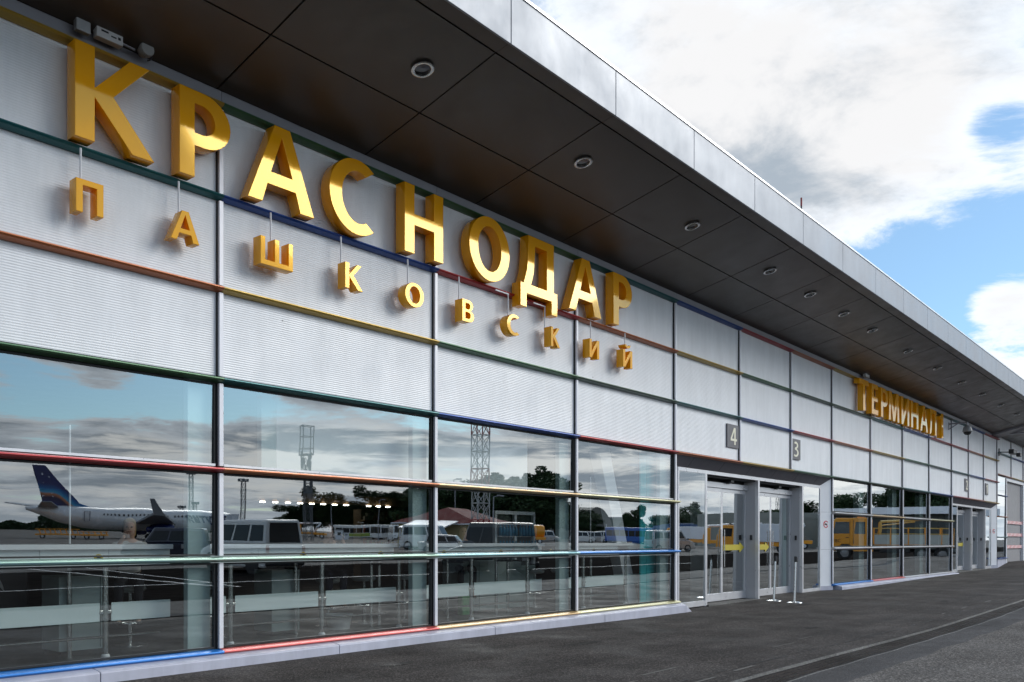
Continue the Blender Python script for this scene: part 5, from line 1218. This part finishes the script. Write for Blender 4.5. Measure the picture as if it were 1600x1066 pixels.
shed(1452, 11.5, 16, 4.6, 'white roofed open shed mirrored behind the orange truck', mat('shed_dark', (.06, .065, .06), .8, 0, .1), R(-74), roofc=M_WHITE, over=1.0)
shed(1322, 8, 8, 3.4, 'grey shed mirrored left of the orange truck cab', mat('shed_grey', ()), R(-70))

# lattice masts
def mast(px, s, h, wd, lb, taper=.6, head='flood', col=None, cat='mast', bands=False, nbay=None):
    p = across(px, s); t = thing('lattice_mast', lb, cat, p, R(20)); MG = col or mat('mast_grey', (.16, .17, .18), .6, .3, .1)
    n = nbay or int(h/wd/1.2); tx_ = lambda z: wd/2*(1-(1-taper)*z/h)
    RED = mat('mast_red', (.35, .03, .03), .6, 0, .1)
    groups = {}
    for k in range(n):
        z0, z1 = h*k/n, h*(k+1)/n; a, b_ = tx_(z0), tx_(z1); key = 'b' if bands and (int(k*8/n) % 2 == 0) else 'a'
        m = groups.setdefault(key, MB()); c0 = [(-a, -a), (a, -a), (a, a), (-a, a)]; c1 = [(-b_, -b_), (b_, -b_), (b_, b_), (-b_, b_)]; r = max(.04, wd*.035)
        for i in range(4):
            j = (i+1) % 4
            m.bar((*c0[i], z0), (*c1[i], z1), r*1.4, 4, caps=False); m.bar((*c1[i], z1), (*c1[j], z1), r, 4, caps=False)
            m.bar((*c0[i], z0), (*c1[j], z1), r*.8, 4, caps=False); m.bar((*c0[j], z0), (*c1[i], z1), r*.8, 4, caps=False)
    for k, m in groups.items(): m.build('lattice', RED if k == 'b' else MG, t, fix=False)
    w_ = tx_(h)
    if head == 'flood':
        MB().box(-w_*2.4, w_*2.4, -w_*2.4, w_*2.4, h, h+.25).build('platform', MG, t); m = MB()
        for k in range(4): a = k*math.pi/2+.4; m.box(-.5+math.cos(a)*w_*2.2, .5+math.cos(a)*w_*2.2, -.3+math.sin(a)*w_*2.2, .3+math.sin(a)*w_*2.2, h+.3, h+1.3)
        m.build('floodlight_cluster', MG, t)
    elif head == 'radio':
        MB().box(-w_*1.6, w_*1.6, -w_*1.6, w_*1.6, h, h+.25).build('platform', MG, t); m = MB()
        for x, y in ((-1, -1), (1, -1), (1, 1), (-1, 1)): m.bar((x*w_*1.5, y*w_*1.5, h), (x*w_*1.5, y*w_*1.5, h+4.6), .09, 5)
        for zz in (h+1.1, h+3.0, h+4.6):
            for (x, y), (x2, y2) in (((-1, -1), (1, -1)), ((1, -1), (1, 1)), ((1, 1), (-1, 1)), ((-1, 1), (-1, -1))): m.bar((x*w_*1.5, y*w_*1.5, zz), (x2*w_*1.5, y2*w_*1.5, zz), .06, 4)
        m.build('antenna_cage', MG, t)
        rnd = random.Random(5); m = MB()
        for k in range(26):
            a = rnd.uniform(0, 6.28); z = h-rnd.uniform(.2, 7.5); r = w_*1.25; m.box(r*math.cos(a)-.14, r*math.cos(a)+.14, r*math.sin(a)-.12, r*math.sin(a)+.12, z, z+rnd.uniform(.8, 1.9))
        m.build('antenna_panels', MG, t, kind='stuff')
    return t
mast(481, 10, 13.5, 1.15, 'lattice radio mast with caged antennas mirrored in the second bay', .95, 'radio')
mast(752, 19, 18, 1.1, 'red and white square lattice mast beside the yellow building', 1, 'none', col=mat('mast_white', (.50, .50, .48), .6, 0, .1), bands=True)
mast(300, 3.4, 27, 2.2, 'tall floodlight mast behind the airliner nose', .7); mast(285, 3.0, 13, 1.8, 'short floodlight mast, left of the tall one', .8); mast(307, 3.0, 15, 1.8, 'short floodlight mast, right of the tall one', .8)
mast(379, 3.6, 22, 2.0, 'floodlight mast beside the white minibus roof', .7)
mast(1216, 4, 20, 1.6, 'thin lattice mast over the shed right of the doors', .5, 'none')
def pole(px, s, h, lb):
    p = across(px, s); t = thing('lamp_post', lb, 'lamp post', p); m = MB(); m.bar((0, 0, 0), (0, 0, h), .09, 8, .05).bar((0, 0, h), (.9, 0, h+.2), .04, 6); m.build('post', M_ALUD, t); MB().box(.6, 1.3, -.15, .15, h+.12, h+.24).build('lamp_head', M_ALUD, t)
pole(518, 10, 6, 'grey lamp post before the dark trees left of the cabinets'); pole(712, 12, 8.5, 'tall lamp post behind the yellow building roof'); pole(772, 16, 5.2, 'thin lamp post left of the black jeep')
pole(591, 9, 7, 'grey lamp post between the dark trees'); pole(1240, 11, 6, 'lamp post before the pale shed')

# ------------------------------------------------------------------ trees
LEAF = []
for i, c in enumerate(((.030, .058, .020), (.045, .078, .026), (.024, .046, .020))):
    LEAF.append(mat('leaves_%d' % i, c, .7, 0, .45, .6, spec=.2))
BARK = mat('bark', (.06, .045, .035), .9, 0, .2, 6)
def crown_mesh(seed, kind, n):
    rnd = random.Random(seed); lobes = []
    if kind == 'poplar': lobes = [(0, 0, .25+.1*k, .07+.05*math.sin(min(1, k/7)*math.pi), .09) for k in range(8)]
    else:
        for k in range(16):
            a = rnd.uniform(0, 6.28); r = rnd.uniform(.05, .34); lobes.append((r*math.cos(a), r*math.sin(a), rnd.uniform(.32, .88), rnd.uniform(.10, .19), rnd.uniform(.08, .14)))
    m = MB()
    for k in range(n):
        x, y, z, rr, rz = rnd.choice(lobes); d = Vector((rnd.gauss(0, 1), rnd.gauss(0, 1), rnd.gauss(0, 1))).normalized()*(rnd.uniform(.55, 1.12) if rnd.random() < .8 else rnd.uniform(.2, 1.3))
        c = Vector((x+d.x*rr, y+d.y*rr, min(1.0, z+d.z*rz))); u = Vector((rnd.gauss(0, 1), rnd.gauss(0, 1), rnd.gauss(0, 1))).normalized(); v = u.orthogonal().normalized()
        s1 = rnd.uniform(.010, .026); s2 = s1*rnd.uniform(.5, .9)
        m.add([c-u*s1, c+v*s2, c+u*s1, c-v*s2], [(0, 1, 2, 3)], rnd.randrange(3) if rnd.random() < .5 else 0)
    return m.mesh('crown', LEAF, fix=False)
CR = {k: [crown_mesh(10+i, k, 10500 if k == 'broad' else 2200) for i in range(3)] for k in ('broad', 'poplar')}
def trunk_mesh(seed, poplar):
    rnd = random.Random(seed); m = MB(); m.bar((0, 0, 0), (0, 0, .45), .028, 8, .018); m.bar((0, 0, .45), (rnd.uniform(-.02, .02), 0, .85), .018, 6, .006)
    if not poplar:
        for k in range(6):
            a = rnd.uniform(0, 6.28); z = rnd.uniform(.25, .5); m.bar((0, 0, z), (.24*math.cos(a), .24*math.sin(a), z+rnd.uniform(.15, .3)), .012, 5, .004)
    return m.mesh('trunk', BARK)
TK = [trunk_mesh(i, i > 2) for i in range(4)]
def tree(px, s, h, lb, kind='broad', wd=1.0, seed=0, grp=None):
    p = across(px, s); t = thing('poplar_tree' if kind == 'poplar' else 'leafy_tree', lb, 'tree', p, random.uniform(0, 6), grp)
    for nm, me in (('crown', CR[kind][seed % 3]), ('trunk', TK[3 if kind == 'poplar' else seed % 3])):
        o = bpy.data.objects.new(nm, me); COL.objects.link(o); o.parent = t
    t.scale = (h*wd, h*wd, h); return t
k = 0
GL_ = ['lowest bush at the left edge of the dark grove', 'low tree left of the orange lift truck', 'tree rising behind the orange lift truck', 'rounded tree peak at the foot of the radio mast', 'tree behind the white cabinets', 'low tree in the dip of the grove above the long bus',
       'tree right of the dip in the grove', 'tree behind the small white bus', 'tall tree left of the second window joint', 'tree hidden behind the second window joint', 'tree behind the porch of the yellow building', 'tree above the left half of the red roof',
       'tree right behind the red and white mast', 'tree above the black jeep bonnet', 'tree above the black jeep roof', 'dense tree above the orange tank truck', 'tree behind the upper part of the drinks fridge', 'tree at the right part of the drinks fridge', 'dark tree just left of the arched hangar', 'low bush before the left flank of the arched hangar', 'lowest bush before the arched hangar']
# dark grove behind the buses and the yellow building
for px, s, h, wd in ((440, 6, 5.5, 1.4), (463, 6, 8.0, 1.3), (492, 6, 10.0, 1.2), (520, 6.2, 12.6, 1.2), (545, 6, 9.0, 1.2), (570, 6.1, 8.5, 1.3), (592, 6.2, 12.8, 1.15), (618, 6.2, 11.6, 1.2), (645, 6.3, 13.5, 1.2), (668, 6.3, 13.0, 1.2),
                     (695, 6.5, 12.2, 1.2), (712, 6.5, 14.2, 1.2), (738, 6.5, 12.5, 1.2), (765, 6.6, 14.6, 1.2), (790, 6.6, 14.2, 1.2), (815, 6.6, 15.0, 1.2), (842, 6.7, 14.2, 1.2), (868, 6.7, 13.2, 1.2), (892, 6.7, 10.2, 1.1), (908, 6.8, 6.4, 1.2), (925, 6.8, 5.2, 1.1)):
    tree(px, s, h, GL_[k], wd=wd*1.22, seed=k, grp='grove across the apron'); k += 1
for j, (px, h) in enumerate(((775, 16.5), (782, 16.0), (806, 15.6), (826, 16.4), (838, 16.2), (847, 18.2), (857, 17.0), (870, 16.4))):
    tree(px, 6.2, h, 'narrow dark poplar top rising above the grove, %s' % ['leftmost', 'second', 'third', 'fourth', 'fifth', 'tallest', 'seventh', 'rightmost'][j], 'poplar', 1.0, j, 'poplars above the grove')
for j, (px, s, h, wd, lb) in enumerate(((992, 6.5, 8.6, 1.1, 'round tree beside the arched hangar'), (1030, 6.5, 6.6, 1.9, 'round tree behind the silver minibus'), (1044, 6.5, 6.5, 1.3, 'low tree right of the silver minibus'), (1078, 7, 9.2, 1.2, 'tree mirrored in the left side light'),
        (1118, 7, 5.6, 1.4, 'low tree mirrored in the first sliding door'), (1258, 8, 8.6, 1.2, 'bushy tree mirrored in the right side light'), (1272, 8, 8.0, 1.2, 'second bushy tree mirrored in the right side light'), (1316, 9, 9.4, 1.1, 'tree above the orange truck cab'),
        (1337, 9, 8.2, 1.2, 'lower tree right of the orange cab'), (1384, 9, 7.5, 1.2, 'tree behind the truck bed, left'), (1404, 9, 9.4, 1.1, 'tree behind the truck bed, middle'), (1424, 9.5, 12.4, 1.1, 'big tree over the white shed roof, left'),
        (1440, 9.5, 13.2, 1.1, 'big tree over the white shed roof, middle'), (1456, 9.5, 12.0, 1.1, 'big tree over the white shed roof, right'), (1476, 9.5, 11.4, 1.1, 'tree over the right end of the white shed'), (1492, 10, 10.5, 1.1, 'tree mirrored beside the far entrance'), (1230, 8, 7.0, 1.3, 'tree mirrored above the pale shed'))):
    tree(px, s, h, lb, 'broad', wd, j)
# far treeline as one mass
rnd = random.Random(11); m = MB()
for i in range(9000):
    px = rnd.uniform(-60, 470); hh = 3.2+1.6*math.sin(px*.031)+1.2*math.sin(px*.11)+(2.5 if 60 < px < 110 else 0)
    p = across(px, 2.3+rnd.uniform(-.1, .1)); z = rnd.uniform(0, hh)*1.15; u = Vector((rnd.gauss(0, 1), rnd.gauss(0, 1), rnd.gauss(0, 1))).normalized(); v = u.orthogonal().normalized(); c = p+Vector((0, 0, z)); q = rnd.uniform(.6, 1.5)
    m.add([c-u*q, c+v*q*.8, c+u*q, c-v*q*.8], [(0, 1, 2, 3)])
m.build('distant_wood', LEAF[2], fix=False, kind='stuff')
